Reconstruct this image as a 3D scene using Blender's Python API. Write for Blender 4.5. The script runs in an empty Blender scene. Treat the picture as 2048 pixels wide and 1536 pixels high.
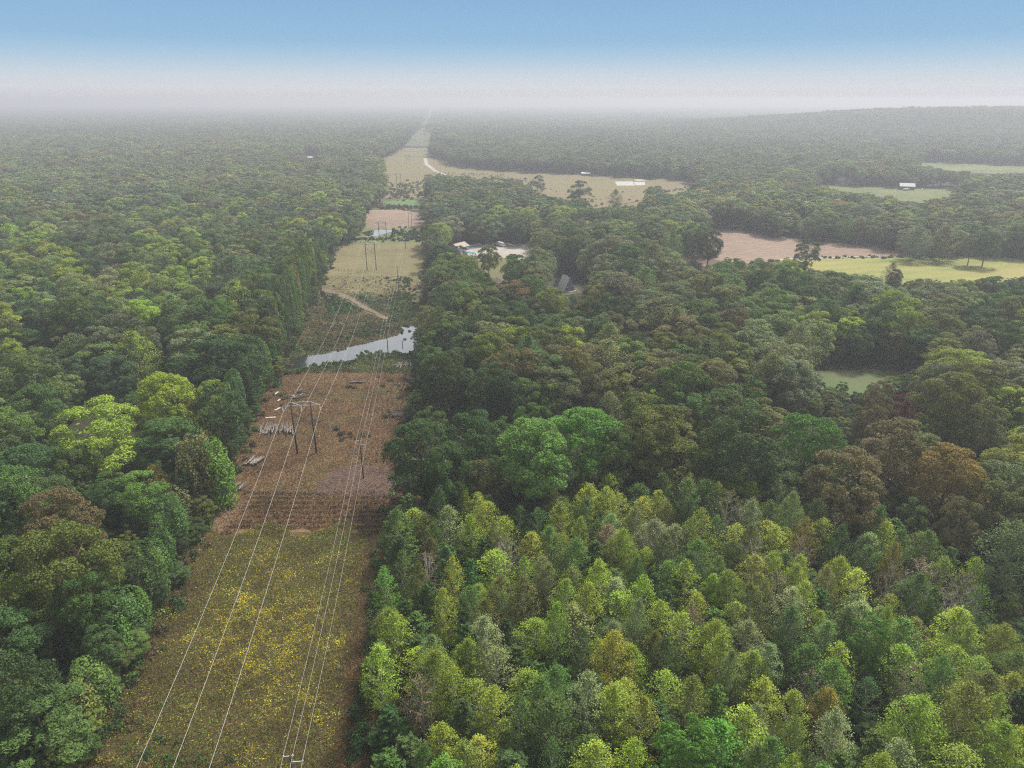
import bpy, bmesh, math, random
import numpy as np
from mathutils import Vector, Matrix
R = math.radians
rng = np.random.default_rng(7)
random.seed(7)
SC = bpy.context.scene
COL = SC.collection

# ------------------------------------------------------------------ camera, sky, sun, exposure
CAM_H, PITCH, FPX = 100.0, R(22.6), 1365.0
cd = bpy.data.cameras.new('camera'); cam = bpy.data.objects.new('camera', cd); COL.objects.link(cam)
cam.location = (0, 0, CAM_H); cam.rotation_euler = (R(90) - PITCH, 0, 0)
cd.sensor_width = 36.0; cd.lens = 36.0 * FPX / 2048.0
cd.clip_start = 0.5; cd.clip_end = 40000
SC.camera = cam
EXPOSURE = 1.3
SUN_EL, SUN_AZ = 52.0, 40.0
SUN_STRENGTH = 2.8
SKY_STRENGTH = 0.10
SC.view_settings.view_transform = 'Standard'; SC.view_settings.look = 'None'
SC.view_settings.exposure = EXPOSURE; SC.view_settings.gamma = 1.0
w = bpy.data.worlds.new("World"); SC.world = w; w.use_nodes = True
nt = w.node_tree; nt.nodes.clear()
def N(nt, t, **kw):
    n = nt.nodes.new(t)
    for k, v in kw.items(): setattr(n, k, v)
    return n
sky = N(nt, 'ShaderNodeTexSky', sky_type='NISHITA', sun_disc=False, sun_elevation=R(SUN_EL), sun_rotation=R(SUN_AZ),
        air_density=1.0, dust_density=4.0, ozone_density=1.0)
bg1 = N(nt, 'ShaderNodeBackground'); bg1.inputs['Strength'].default_value = SKY_STRENGTH
bg2 = N(nt, 'ShaderNodeBackground'); bg2.inputs['Strength'].default_value = 1.0 / 2 ** EXPOSURE
tc = N(nt, 'ShaderNodeTexCoord'); sep = N(nt, 'ShaderNodeSeparateXYZ')
mr = N(nt, 'ShaderNodeMapRange'); mr.inputs[1].default_value = -0.02; mr.inputs[2].default_value = 0.14
ramp = N(nt, 'ShaderNodeValToRGB')
# the hazy band of the sky: pale grey at the horizon, blue above
stops = [(0.00, (.55, .56, .59)), (0.125, (.62, .63, .655)), (0.22, (.68, .70, .73)), (0.32, (.58, .67, .755)),
         (0.44, (.42, .59, .745)), (0.56, (.305, .515, .725)), (0.86, (.255, .455, .695)), (1.0, (.25, .44, .67))]
el = ramp.color_ramp.elements
while len(el) < len(stops): el.new(0.5)
for e, (p, c) in zip(el, stops): e.position = p; e.color = (*c, 1)
mixf = N(nt, 'ShaderNodeMapRange'); mixf.inputs[1].default_value = 0.125; mixf.inputs[2].default_value = 0.20
ms = N(nt, 'ShaderNodeMixShader'); out = N(nt, 'ShaderNodeOutputWorld')
L = nt.links.new
L(tc.outputs['Generated'], sep.inputs[0]); L(sep.outputs['Z'], mr.inputs[0]); L(mr.outputs[0], ramp.inputs[0])
L(ramp.outputs[0], bg2.inputs['Color'])
hs = N(nt, 'ShaderNodeHueSaturation'); hs.inputs['Saturation'].default_value = 0.22
L(sky.outputs[0], hs.inputs['Color']); L(hs.outputs[0], bg1.inputs['Color'])
L(sep.outputs['Z'], mixf.inputs[0]); L(mixf.outputs[0], ms.inputs[0]); L(bg2.outputs[0], ms.inputs[1]); L(bg1.outputs[0], ms.inputs[2])
L(ms.outputs[0], out.inputs['Surface'])
sd = bpy.data.lights.new('sun', 'SUN'); sun = bpy.data.objects.new('sun', sd); COL.objects.link(sun)
sd.energy = SUN_STRENGTH; sd.angle = R(9); sd.color = (1.0, 0.965, 0.91)
sdir = Vector((math.sin(R(SUN_AZ)) * math.cos(R(SUN_EL)), math.cos(R(SUN_AZ)) * math.cos(R(SUN_EL)), math.sin(R(SUN_EL))))
sun.rotation_euler = sdir.to_track_quat('Z', 'Y').to_euler(); sun.location = (0, 0, 300)
cy = SC.cycles
cy.filter_width = 1.2; cy.max_bounces = 5; cy.diffuse_bounces = 3; cy.glossy_bounces = 2; cy.transmission_bounces = 3; cy.transparent_max_bounces = 6; cy.volume_bounces = 0
cy.use_denoising = False; cy.denoising_input_passes = 'RGB_ALBEDO_NORMAL'; cy.denoising_prefilter = 'ACCURATE'; cy.use_adaptive_sampling = False
HAZE_DENSITY = 0.00037
HAZE_ANISO = 0.2

# ------------------------------------------------------------------ pixel <-> world (camera of the photograph, pixels of the 2048x1536 frame)
FW = np.array([0, math.cos(PITCH), -math.sin(PITCH)]); UP = np.array([0, math.sin(PITCH), math.cos(PITCH)])
def G(px, py, z=0.0):
    d = FW + np.array([1, 0, 0]) * (px - 1024) / FPX + UP * (768 - py) / FPX
    t = (z - CAM_H) / d[2]
    return np.array([d[0] * t, d[1] * t, z])
def PX(x, y, z):
    x = np.asarray(x, float); y = np.asarray(y, float); z = np.asarray(z, float) - CAM_H
    dep = y * FW[1] + z * FW[2]; dep = np.where(dep < 1, 1, dep)
    return 1024 + FPX * x / dep, 768 - FPX * (y * UP[1] + z * UP[2]) / dep, dep
def sstep(a, b, x):
    t = np.clip((np.asarray(x, float) - a) / (b - a), 0, 1); return t * t * (3 - 2 * t)
def hgt(x, y):
    """terrain: flat near, a wooded ridge far to the right and a low one far to the left"""
    x = np.asarray(x, float); y = np.asarray(y, float)
    h = 60 * sstep(350, 1500, x + 0.12 * (y - 2300)) * np.exp(-((y - 2450) / 520) ** 2) * sstep(1350, 1800, y)
    return h

# ------------------------------------------------------------------ materials
def mat(name):
    m = bpy.data.materials.new(name); m.use_nodes = True; t = m.node_tree; t.nodes.clear()
    o = N(t, 'ShaderNodeOutputMaterial'); b = N(t, 'ShaderNodeBsdfPrincipled'); t.links.new(b.outputs[0], o.inputs['Surface'])
    b.inputs['Roughness'].default_value = 0.8; b.inputs['Specular IOR Level'].default_value = 0.25
    return m, t, b, o
def solid(name, c, rough=0.7, var=0.15, scale=0.6, metal=0.0, spec=0.3):
    m, t, b, o = mat(name)
    tcn = N(t, 'ShaderNodeTexCoord'); nz = N(t, 'ShaderNodeTexNoise'); nz.inputs['Scale'].default_value = scale; nz.inputs['Detail'].default_value = 5
    t.links.new(tcn.outputs['Object'], nz.inputs['Vector'])
    r = N(t, 'ShaderNodeValToRGB'); a = r.color_ramp.elements
    a[0].position, a[1].position = .3, .7
    a[0].color = (*[v * (1 - var) for v in c], 1); a[1].color = (*[min(1, v * (1 + var)) for v in c], 1)
    t.links.new(nz.outputs[0], r.inputs[0]); t.links.new(r.outputs[0], b.inputs['Base Color'])
    b.inputs['Roughness'].default_value = rough; b.inputs['Metallic'].default_value = metal; b.inputs['Specular IOR Level'].default_value = spec
    return m
def groundmat(name, cols, scales=(0.03, 0.35, 2.2), weights=(.5, .3, .2), bump=0.4, stripes=None, stretch=(1, 1, 1), pos=None):
    """earth and grass: three sizes of noise summed into one ramp; stripes = (angle, scale, amount)"""
    m, t, b, o = mat(name)
    g = N(t, 'ShaderNodeNewGeometry'); mp = N(t, 'ShaderNodeMapping'); mp.inputs['Scale'].default_value = stretch
    t.links.new(g.outputs['Position'], mp.inputs['Vector'])
    acc = None; last = None
    for s, wt in zip(scales, weights):
        nz = N(t, 'ShaderNodeTexNoise'); nz.inputs['Scale'].default_value = s; nz.inputs['Detail'].default_value = 4; nz.inputs['Roughness'].default_value = .6
        t.links.new(mp.outputs[0], nz.inputs['Vector'])
        mu = N(t, 'ShaderNodeMath', operation='MULTIPLY_ADD'); t.links.new(nz.outputs[0], mu.inputs[0]); mu.inputs[1].default_value = wt
        if acc is None: mu.inputs[2].default_value = 0
        else: t.links.new(acc, mu.inputs[2])
        acc = mu.outputs[0]; last = nz
    if stripes:
        ang, sc_, am = stripes
        m2 = N(t, 'ShaderNodeMapping'); m2.inputs['Rotation'].default_value = (0, 0, ang); t.links.new(g.outputs['Position'], m2.inputs['Vector'])
        wv = N(t, 'ShaderNodeTexWave'); wv.bands_direction = 'Y'; wv.inputs['Scale'].default_value = sc_; wv.inputs['Distortion'].default_value = 6; wv.inputs['Detail'].default_value = 3; wv.inputs['Detail Scale'].default_value = 1.2
        t.links.new(m2.outputs[0], wv.inputs['Vector'])
        mu = N(t, 'ShaderNodeMath', operation='MULTIPLY_ADD'); t.links.new(wv.outputs['Fac'], mu.inputs[0]); mu.inputs[1].default_value = am; t.links.new(acc, mu.inputs[2])
        sb = N(t, 'ShaderNodeMath', operation='SUBTRACT'); t.links.new(mu.outputs[0], sb.inputs[0]); sb.inputs[1].default_value = am * .5
        acc = sb.outputs[0]
    r = N(t, 'ShaderNodeValToRGB'); e = r.color_ramp.elements
    while len(e) < len(cols): e.new(.5)
    for i, c in enumerate(cols):
        e[i].position = pos[i] if pos else .34 + .32 * i / (len(cols) - 1); e[i].color = (*c, 1)
    t.links.new(acc, r.inputs[0]); t.links.new(r.outputs[0], b.inputs['Base Color'])
    b.inputs['Roughness'].default_value = .95; b.inputs['Specular IOR Level'].default_value = .1
    bp = N(t, 'ShaderNodeBump'); bp.inputs['Strength'].default_value = bump; bp.inputs['Distance'].default_value = .5
    t.links.new(acc, bp.inputs['Height']); t.links.new(bp.outputs[0], b.inputs['Normal'])
    return m
def leafmat(name, source='INSTANCER', transl=.25):
    m, t, b, o = mat(name)
    at = N(t, 'ShaderNodeAttribute', attribute_type=source, attribute_name='tint')
    lv = N(t, 'ShaderNodeAttribute', attribute_type='GEOMETRY', attribute_name='leafv')
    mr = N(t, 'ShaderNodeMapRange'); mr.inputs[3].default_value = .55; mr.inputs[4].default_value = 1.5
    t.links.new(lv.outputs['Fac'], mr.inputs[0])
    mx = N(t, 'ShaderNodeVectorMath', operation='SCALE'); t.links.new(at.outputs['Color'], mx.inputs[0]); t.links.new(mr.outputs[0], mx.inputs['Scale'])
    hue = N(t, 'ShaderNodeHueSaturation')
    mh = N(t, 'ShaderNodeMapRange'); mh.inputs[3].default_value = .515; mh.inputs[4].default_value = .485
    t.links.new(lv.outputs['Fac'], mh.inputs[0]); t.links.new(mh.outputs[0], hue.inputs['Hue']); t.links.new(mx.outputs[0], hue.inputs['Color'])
    t.links.new(hue.outputs[0], b.inputs['Base Color'])
    b.inputs['Roughness'].default_value = .75; b.inputs['Specular IOR Level'].default_value = .12
    tr = N(t, 'ShaderNodeBsdfTranslucent'); t.links.new(hue.outputs[0], tr.inputs['Color'])
    mixs = N(t, 'ShaderNodeMixShader'); mixs.inputs[0].default_value = transl
    t.links.new(b.outputs[0], mixs.inputs[1]); t.links.new(tr.outputs[0], mixs.inputs[2]); t.links.new(mixs.outputs[0], o.inputs['Surface'])
    return m
LEAF = leafmat('leaves')
COVER = leafmat('ground_cover_leaves', 'GEOMETRY', .25)
BARK = solid('bark', (.115, .095, .08), .9, .35, 1.5)
BARKPALE = solid('pale_bark', (.30, .28, .25), .9, .3, 1.5)

# ------------------------------------------------------------------ tagging and mesh helpers
def tag(o, label=None, cat=None, group=None, kind=None):
    for k, v in (('label', label), ('category', cat), ('group', group), ('kind', kind)):
        if v: o[k] = v
    return o
def link(o, parent=None):
    COL.objects.link(o)
    if parent: o.parent = parent
    return o
def empty(name, loc, rz=0.0, label=None, cat=None, group=None):
    o = bpy.data.objects.new(name, None); o.empty_display_size = .3; COL.objects.link(o)
    o.location = loc; o.rotation_euler = (0, 0, rz)
    return tag(o, label, cat, group)
def quads(name, V, mats, mi=None, leafv=None, tint=None):
    """V (n,4,3) -> one mesh of n quads"""
    n = len(V); me = bpy.data.meshes.new(name)
    me.vertices.add(4 * n); me.vertices.foreach_set('co', np.ascontiguousarray(V, np.float32).ravel())
    me.loops.add(4 * n); me.loops.foreach_set('vertex_index', np.arange(4 * n, dtype=np.int32))
    me.polygons.add(n); me.polygons.foreach_set('loop_start', np.arange(0, 4 * n, 4, dtype=np.int32))
    for m in mats: me.materials.append(m)
    if mi is not None: me.polygons.foreach_set('material_index', np.asarray(mi, np.int32))
    if leafv is not None:
        a = me.attributes.new('leafv', 'FLOAT', 'FACE'); a.data.foreach_set('value', np.asarray(leafv, np.float32))
    if tint is not None:
        a = me.attributes.new('tint', 'FLOAT_COLOR', 'FACE'); c = np.ones((n, 4), np.float32); c[:, :3] = tint; a.data.foreach_set('color', c.ravel())
    me.update(calc_edges=True); me.validate()
    return me
def unit(v): return v / np.maximum(np.linalg.norm(v, axis=-1, keepdims=True), 1e-9)
def leaves(r, P, Nrm, size, spread=.7, aspect=1.0):
    """one small pointed face per point, facing roughly Nrm"""
    n = len(P)
    nn = unit(Nrm + spread * r.normal(size=(n, 3)))
    t = unit(np.cross(nn, r.normal(size=(n, 3)))); b = np.cross(nn, t)
    s = (size * r.uniform(.55, 1.3, n))[:, None]
    k = r.uniform(.45, .8, n)[:, None] * aspect
    return np.stack([P - t * s * .6, P + b * s * k * .6 + t * s * .05, P + t * s * .7, P - b * s * k * .6 + t * s * .05], 1)
def tube(p0, p1, r0, r1, n=5):
    p0, p1 = np.asarray(p0, float), np.asarray(p1, float); d = unit(p1 - p0)
    a = unit(np.cross(d, [0.3, 1, .2] if abs(d[2]) > .9 else [0, 0, 1.])); b = np.cross(d, a)
    th = np.linspace(0, 2 * np.pi, n + 1); c = np.cos(th)[:, None] * a + np.sin(th)[:, None] * b
    A, B = p0 + r0 * c, p1 + r1 * c
    return np.stack([A[:-1], A[1:], B[1:], B[:-1]], 1)
def polytube(P, r, n=5):
    return np.concatenate([tube(P[i], P[i + 1], r[i], r[i + 1], n) for i in range(len(P) - 1)])
class MB:
    """collects boxes, cylinders and polygons; build() links ONE mesh"""
    def __init__(s): s.bm = bmesh.new()
    def box(s, c, d, rz=0.0, rot=None, bev=0.0):
        m = Matrix.Translation(c) @ (rot if rot is not None else Matrix.Rotation(rz, 4, 'Z')) @ Matrix.Diagonal((*d, 1))
        v = bmesh.ops.create_cube(s.bm, size=1, matrix=m)['verts']
        if bev: bmesh.ops.bevel(s.bm, geom=list({e for x in v for e in x.link_edges}), offset=bev, segments=2, affect='EDGES')
        return s
    def cyl(s, p0, p1, r0, r1=None, n=10):
        p0, p1 = Vector(p0), Vector(p1); d = p1 - p0; r1 = r0 if r1 is None else r1
        m = Matrix.Translation((p0 + p1) / 2) @ d.to_track_quat('Z', 'Y').to_matrix().to_4x4()
        bmesh.ops.create_cone(s.bm, cap_ends=True, segments=n, radius1=r0, radius2=r1, depth=d.length, matrix=m); return s
    def poly(s, pts):
        s.bm.faces.new([s.bm.verts.new(p) for p in pts]); return s
    def prism(s, prof, axis_len, axis='Y'):
        """closed profile (a,z) pushed along axis from 0 to axis_len"""
        f = (lambda a, z, t: (a, t, z)) if axis == 'Y' else (lambda a, z, t: (t, a, z))
        A = [s.bm.verts.new(f(a, z, 0)) for a, z in prof]; B = [s.bm.verts.new(f(a, z, axis_len)) for a, z in prof]
        k = len(prof); s.bm.faces.new(A[::-1]); s.bm.faces.new(B)
        for i in range(k): s.bm.faces.new((A[i], A[(i + 1) % k], B[(i + 1) % k], B[i]))
        return s
    def mesh(s, name, m, smooth=False):
        bmesh.ops.recalc_face_normals(s.bm, faces=s.bm.faces)
        me = bpy.data.meshes.new(name); s.bm.to_mesh(me); s.bm.free(); me.materials.append(m)
        if smooth: me.polygons.foreach_set('use_smooth', [True] * len(me.polygons))
        return me
    def build(s, name, m, parent=None, smooth=False, loc=None):
        o = bpy.data.objects.new(name, s.mesh(name, m, smooth)); link(o, parent)
        if loc is not None: o.location = loc
        return o

# ------------------------------------------------------------------ ground sheets
xs = np.concatenate([np.linspace(-9500, -2500, 15)[:-1], np.linspace(-2500, 2500, 61), np.linspace(2500, 9500, 15)[1:]])
ys = np.concatenate([np.linspace(-600, 1300, 8)[:-1], np.linspace(1300, 4500, 41), np.linspace(4500, 9300, 25)[1:]])
X, Y = np.meshgrid(xs, ys, indexing='ij'); Z = hgt(X, Y)
P = np.stack([X, Y, Z], -1)
V = np.stack([P[:-1, :-1], P[1:, :-1], P[1:, 1:], P[:-1, 1:]], 2).reshape(-1, 4, 3)
FLOOR = groundmat('forest_floor', [(.018, .017, .012), (.032, .03, .018), (.05, .042, .025)])
gme = quads('ground', V, [FLOOR]); bmx = bmesh.new(); bmx.from_mesh(gme); bmesh.ops.remove_doubles(bmx, verts=bmx.verts, dist=.01); bmx.to_mesh(gme); bmx.free()
tag(link(bpy.data.objects.new('ground', gme)), kind='structure')
_layer = [0]
def sheet(name, pxpoly, m, rag=1.0, ragsub=14, z=None):
    """a field: outline given by where it lies in the photograph, laid out on the ground in metres with a ragged edge"""
    _layer[0] += 1
    pts = []
    g = [G(a, b) for a, b in pxpoly]
    for i in range(len(g)):
        a, b = g[i], g[(i + 1) % len(g)]
        n = max(1, min(ragsub, int(np.linalg.norm(b - a) / 4)))
        for k in range(n):
            p = a + (b - a) * k / n
            pts.append((p[0] + rng.normal() * rag, p[1] + rng.normal() * rag))
    zz = z if z is not None else .02 + .008 * _layer[0]
    bm = bmesh.new(); f = bm.faces.new([bm.verts.new((x, y, float(hgt(x, y)) + zz)) for x, y in pts])
    if f.normal.z < 0 or f.calc_area() == 0: pass
    f.normal_update()
    if f.normal.z < 0: f.normal_flip()
    bmesh.ops.triangulate(bm, faces=bm.faces)
    me = bpy.data.meshes.new(name); bm.to_mesh(me); bm.free(); me.materials.append(m)
    return tag(link(bpy.data.objects.new(name, me)), kind='structure')
# the power-line corridor as seen: left and right edges (x by y, photo pixels)
CL = [(1700, 90), (1600, 145), (1420, 245), (1250, 325), (1080, 400), (1010, 440), (900, 488), (800, 530), (745, 572), (705, 586), (630, 618), (550, 655), (498, 675), (462, 733), (416, 742), (400, 768), (370, 778), (318, 765), (300, 803), (255, 838), (208, 856)]
CR = [(1700, 690), (1600, 700), (1450, 712), (1330, 727), (1200, 745), (1060, 762), (1000, 782), (940, 792), (850, 802), (780, 824), (700, 822), (650, 824), (600, 843), (520, 842), (440, 838), (400, 842), (350, 850), (297, 855), (250, 866), (208, 874)]
def xat(tab, y):
    t = sorted(tab); return float(np.interp(y, [a for a, b in t], [b for a, b in t]))
def strip(y0, y1, ml=30, mr=45, n=5):
    """piece of the corridor between two photo rows, widened under the trees"""
    yy = np.linspace(y0, y1, n)
    sc_ = lambda y: max(.12, (y - 200) / 900)
    return [(xat(CL, y) - ml * sc_(y), y) for y in yy] + [(xat(CR, y) + mr * sc_(y), y) for y in yy[::-1]]
M_GOLD = groundmat('goldenrod_ground', [(.030, .022, .011), (.048, .036, .015), (.06, .048, .018), (.07, .052, .022)], (.06, .5, 3.0))
M_MOWN = groundmat('mown_ground', [(.040, .026, .014), (.09, .050, .025), (.12, .074, .034), (.135, .086, .045), (.10, .092, .036)], (.07, .45, 2.5), (.42, .33, .25), .6, (R(4), .35, .05))
M_DIRT = groundmat('bare_dirt', [(.055, .036, .026), (.085, .056, .041), (.115, .078, .058)], (.12, .7, 3), (.4, .3, .3))
M_SCRUB = groundmat('scrub_ground', [(.028, .040, .014), (.055, .065, .024), (.085, .070, .034), (.11, .075, .045)], (.045, .3, 1.5))
M_PAST = groundmat('pasture_ground', [(.085, .075, .033), (.12, .105, .048), (.155, .125, .062)], (.03, .2, 1.2), bump=.2)
M_GREENP = groundmat('green_pasture', [(.06, .075, .025), (.09, .11, .035), (.14, .13, .05)], (.02, .15, 1))
M_TAN = groundmat('tan_field', [(.13, .092, .066), (.17, .122, .09), (.205, .155, .118)], (.012, .1, .9), (.45, .3, .25), .2, (R(-25), .05, .10))
M_CROP = groundmat('crop_green', [(.06, .115, .035), (.085, .15, .05)], (.02, .2, 1), bump=.1)
M_YEL = groundmat('ripe_field', [(.09, .125, .035), (.16, .165, .045), (.20, .175, .055), (.22, .17, .085)], (.010, .06, .6), (.6, .25, .15), .15, (R(-12), .02, .08), stretch=(.6, 1.6, 1))
M_MEAD = groundmat('far_meadow', [(.065, .075, .03), (.12, .11, .042), (.125, .095, .055), (.17, .14, .065)], (.008, .05, .5), (.55, .25, .2), .15, stretch=(.5, 1.6, 1))
M_GRAV = groundmat('gravel', [(.20, .18, .155), (.26, .235, .205), (.31, .285, .255)], (.05, .4, 3), bump=.1)
M_LAWN = groundmat('lawn', [(.075, .075, .028), (.10, .095, .037), (.12, .095, .042)], (.04, .3, 2), bump=.1)
M_WHITE = groundmat('white_sheeting', [(.27, .26, .245), (.31, .295, .28)], (.05, .3, 2), bump=.05)
sheet('meadow', strip(1062, 1700, 30, 120, 8), M_GOLD, .8)
sheet('cleared_ground', strip(735, 1066, 30, 70, 7), M_MOWN, .5)
sheet('dirt_patch', [(625, 990), (640, 962), (668, 938), (720, 928), (770, 932), (815, 930), (822, 992), (740, 993)], M_DIRT, 1.3)
sheet('scrub_ground', strip(580, 742, 30, 40, 6), M_SCRUB, 1)
sheet('pasture', strip(484, 586, 20, 30, 5), M_PAST, 2.5)
sheet('pond_bank', strip(452, 488, 30, 30, 3), M_GREENP, 1)
sheet('bare_field', [(720, 455), (735, 416), (760, 414), (850, 428), (850, 455), (790, 458)], M_TAN, 1)
sheet('scrub_ground', strip(395, 420, 60, 30, 3), M_SCRUB, 1)
sheet('crop_strip', [(765, 404), (800, 400), (855, 401), (855, 413), (820, 412), (770, 407)], M_CROP, .6)
sheet('far_meadow', [(700, 398), (775, 365), (755, 314), (800, 308), (856, 312), (905, 320), (960, 336), (1110, 344), (1230, 351), (1385, 359), (1405, 372), (1340, 392), (1300, 425), (1180, 420), (1130, 405), (1000, 385), (860, 395)], M_MEAD, 2)
sheet('mown_strip', strip(296, 311, 20, 20, 2), M_MEAD, 2)
sheet('mown_strip', strip(212, 292, 8, 8, 12), groundmat('far_strip', [(.045, .055, .022), (.07, .075, .032), (.09, .085, .042)], (.01, .1, .8)), 1)
sheet('tan_field', [(1405, 456), (1480, 459), (1600, 479), (1720, 491), (1810, 499), (1850, 507), (1850, 513), (1640, 517), (1560, 530), (1400, 545)], M_TAN, 1)
sheet('ripe_field', [(1560, 545), (1600, 522), (1640, 518), (1800, 514), (1950, 511), (2200, 526), (2200, 575), (1900, 590), (1700, 575)], M_YEL, 1)
sheet('dirt_track', [(1290, 514), (1370, 506), (1440, 521), (1560, 534), (1560, 541), (1430, 535), (1370, 520), (1300, 522)], M_DIRT, .8)
sheet('road', [(1560, 518), (1640, 515.2), (1760, 511.5), (1760, 513), (1640, 517.6), (1560, 521)], M_GRAV, 0)
sheet('clearing', [(1560, 765), (1605, 735), (1680, 728), (1810, 730), (1840, 748), (1800, 800), (1600, 800)], groundmat('clearing_grass', [(.05, .085, .03), (.075, .105, .042), (.105, .088, .05)], (.05, .3, 2)), 1)
sheet('gravel_yard', [(880, 505), (905, 487), (955, 489), (1000, 485), (1060, 492), (1090, 505), (1060, 525), (1010, 519), (940, 514)], M_GRAV, .8)
sheet('lawn', [(925, 522), (945, 512), (1020, 517), (1045, 560), (1000, 600), (960, 590)], M_LAWN, .8)
sheet('house_yard', [(1060, 585), (1105, 575), (1150, 576), (1160, 586), (1120, 592), (1060, 594)], M_SCRUB, .8)
sheet('far_field', [(1825, 321), (1900, 324), (2150, 335), (2150, 356), (1900, 343), (1840, 333)], M_GREENP, 2)
sheet('house_lawn', [(1620, 366), (1700, 371), (1900, 376), (1930, 386), (1840, 410), (1780, 408), (1740, 388), (1660, 383)], M_GREENP, 2)
sheet('far_field', [(1145, 239.5), (1300, 245), (1292, 259), (1245, 259), (1235, 251)], M_PAST, 4)
sheet('far_field', [(395, 252), (480, 249), (530, 251), (500, 255)], M_PAST, 4)
sheet('driveway', [(846, 316), (854, 316), (857, 328), (873, 341), (897, 351), (892, 352), (866, 342), (850, 330)], M_GRAV, 0)
for pl in ([(1229, 363.5), (1265, 363), (1270, 371.5), (1234, 371.5)], [(1267, 364), (1290, 364.5), (1290, 371), (1271, 371)], [(1268, 359), (1288, 359.2), (1292, 362), (1274, 362)]):
    sheet('ground_sheeting', pl, M_WHITE, 0)

# water
def water(name, poly, z=None):
    m, t, b, o = mat(name + '_water')
    b.inputs['Base Color'].default_value = (.012, .016, .015, 1); b.inputs['Roughness'].default_value = .04; b.inputs['IOR'].default_value = 1.33; b.inputs['Specular IOR Level'].default_value = .5
    b.inputs['Coat Weight'].default_value = 1.0; b.inputs['Coat Roughness'].default_value = .04; b.inputs['Coat IOR'].default_value = 1.6
    g = N(t, 'ShaderNodeNewGeometry'); nz = N(t, 'ShaderNodeTexNoise'); nz.inputs['Scale'].default_value = 1.2; nz.inputs['Detail'].default_value = 3
    bp = N(t, 'ShaderNodeBump'); bp.inputs['Strength'].default_value = .04; bp.inputs['Distance'].default_value = .1
    t.links.new(g.outputs['Position'], nz.inputs['Vector']); t.links.new(nz.outputs[0], bp.inputs['Height']); t.links.new(bp.outputs[0], b.inputs['Normal'])
    return sheet(name, poly, m, .35)
ALG = groundmat('pond_algae', [(.055, .062, .02), (.085, .09, .03)], (.1, .6, 3))
sheet('algae', [(575, 722), (650, 706), (720, 690), (790, 668), (770, 650), (830, 648), (838, 712), (760, 712), (690, 728), (640, 738), (580, 745)], ALG, .6)
water('pond', [(560, 722), (612, 713), (650, 708), (690, 696), (722, 690), (760, 680), (795, 671), (806, 662), (798, 654), (838, 652), (838, 708), (775, 707), (740, 708), (705, 722), (660, 728), (620, 736), (560, 742)])
water('far_pond', [(722, 466), (745, 460.5), (793, 460), (783, 465), (765, 469), (755, 473.5), (735, 472)])
water('house_pond', [(1105, 575), (1115, 548), (1140, 540), (1185, 542), (1180, 562), (1130, 575)])
sheet('dirt_track', [(648, 577), (676, 583), (706, 595), (738, 614), (776, 634), (774, 641), (735, 622), (700, 603), (676, 590), (648, 584)], groundmat('track_dirt', [(.09, .07, .045), (.12, .092, .062), (.15, .115, .08)], (.12, .7, 3), (.4, .3, .3)), .7)

# ------------------------------------------------------------------ tree prototypes (unlinked meshes; every tree shares one)
def fib(n, r, zmin=-.4):
    i = np.arange(n) + r.uniform(0, 1); z = 1 - (1 - zmin) * (i + .5) / n; z = np.clip(z, -1, 1)
    a = i * 2.39996 + r.uniform(0, 6.28); s = np.sqrt(1 - z * z)
    return unit(np.stack([s * np.cos(a), s * np.sin(a), z], 1) + .16 * r.normal(size=(n, 3)))
def ball(n, r, up=0.0):
    d = unit(r.normal(size=(n, 3))); d[:, 2] += up; return unit(d)
def limbs(r, H, base, top, rad, n, r0, spread=1.0, pale=False):
    """trunk plus limbs that reach into the crown"""
    q = [polytube([(0, 0, -.3), (r.normal() * .15, r.normal() * .15, base), (r.normal() * .3, r.normal() * .3, top)], [r0 * 1.25, r0, r0 * .25], 7)]
    for k in range(n):
        z0 = base + (top - base) * r.uniform(0, .75); a = k * 2.4 + r.uniform(-.4, .4); l = rad * r.uniform(.55, .95) * spread
        p0 = np.array([0, 0, z0]); p1 = p0 + [math.cos(a) * l * .5, math.sin(a) * l * .5, l * .45]; p2 = p0 + [math.cos(a) * l, math.sin(a) * l, l * r.uniform(.6, 1.0)]
        q.append(polytube([p0, p1, p2], [r0 * .4, r0 * .25, r0 * .06], 4))
    return np.concatenate(q)
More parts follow.
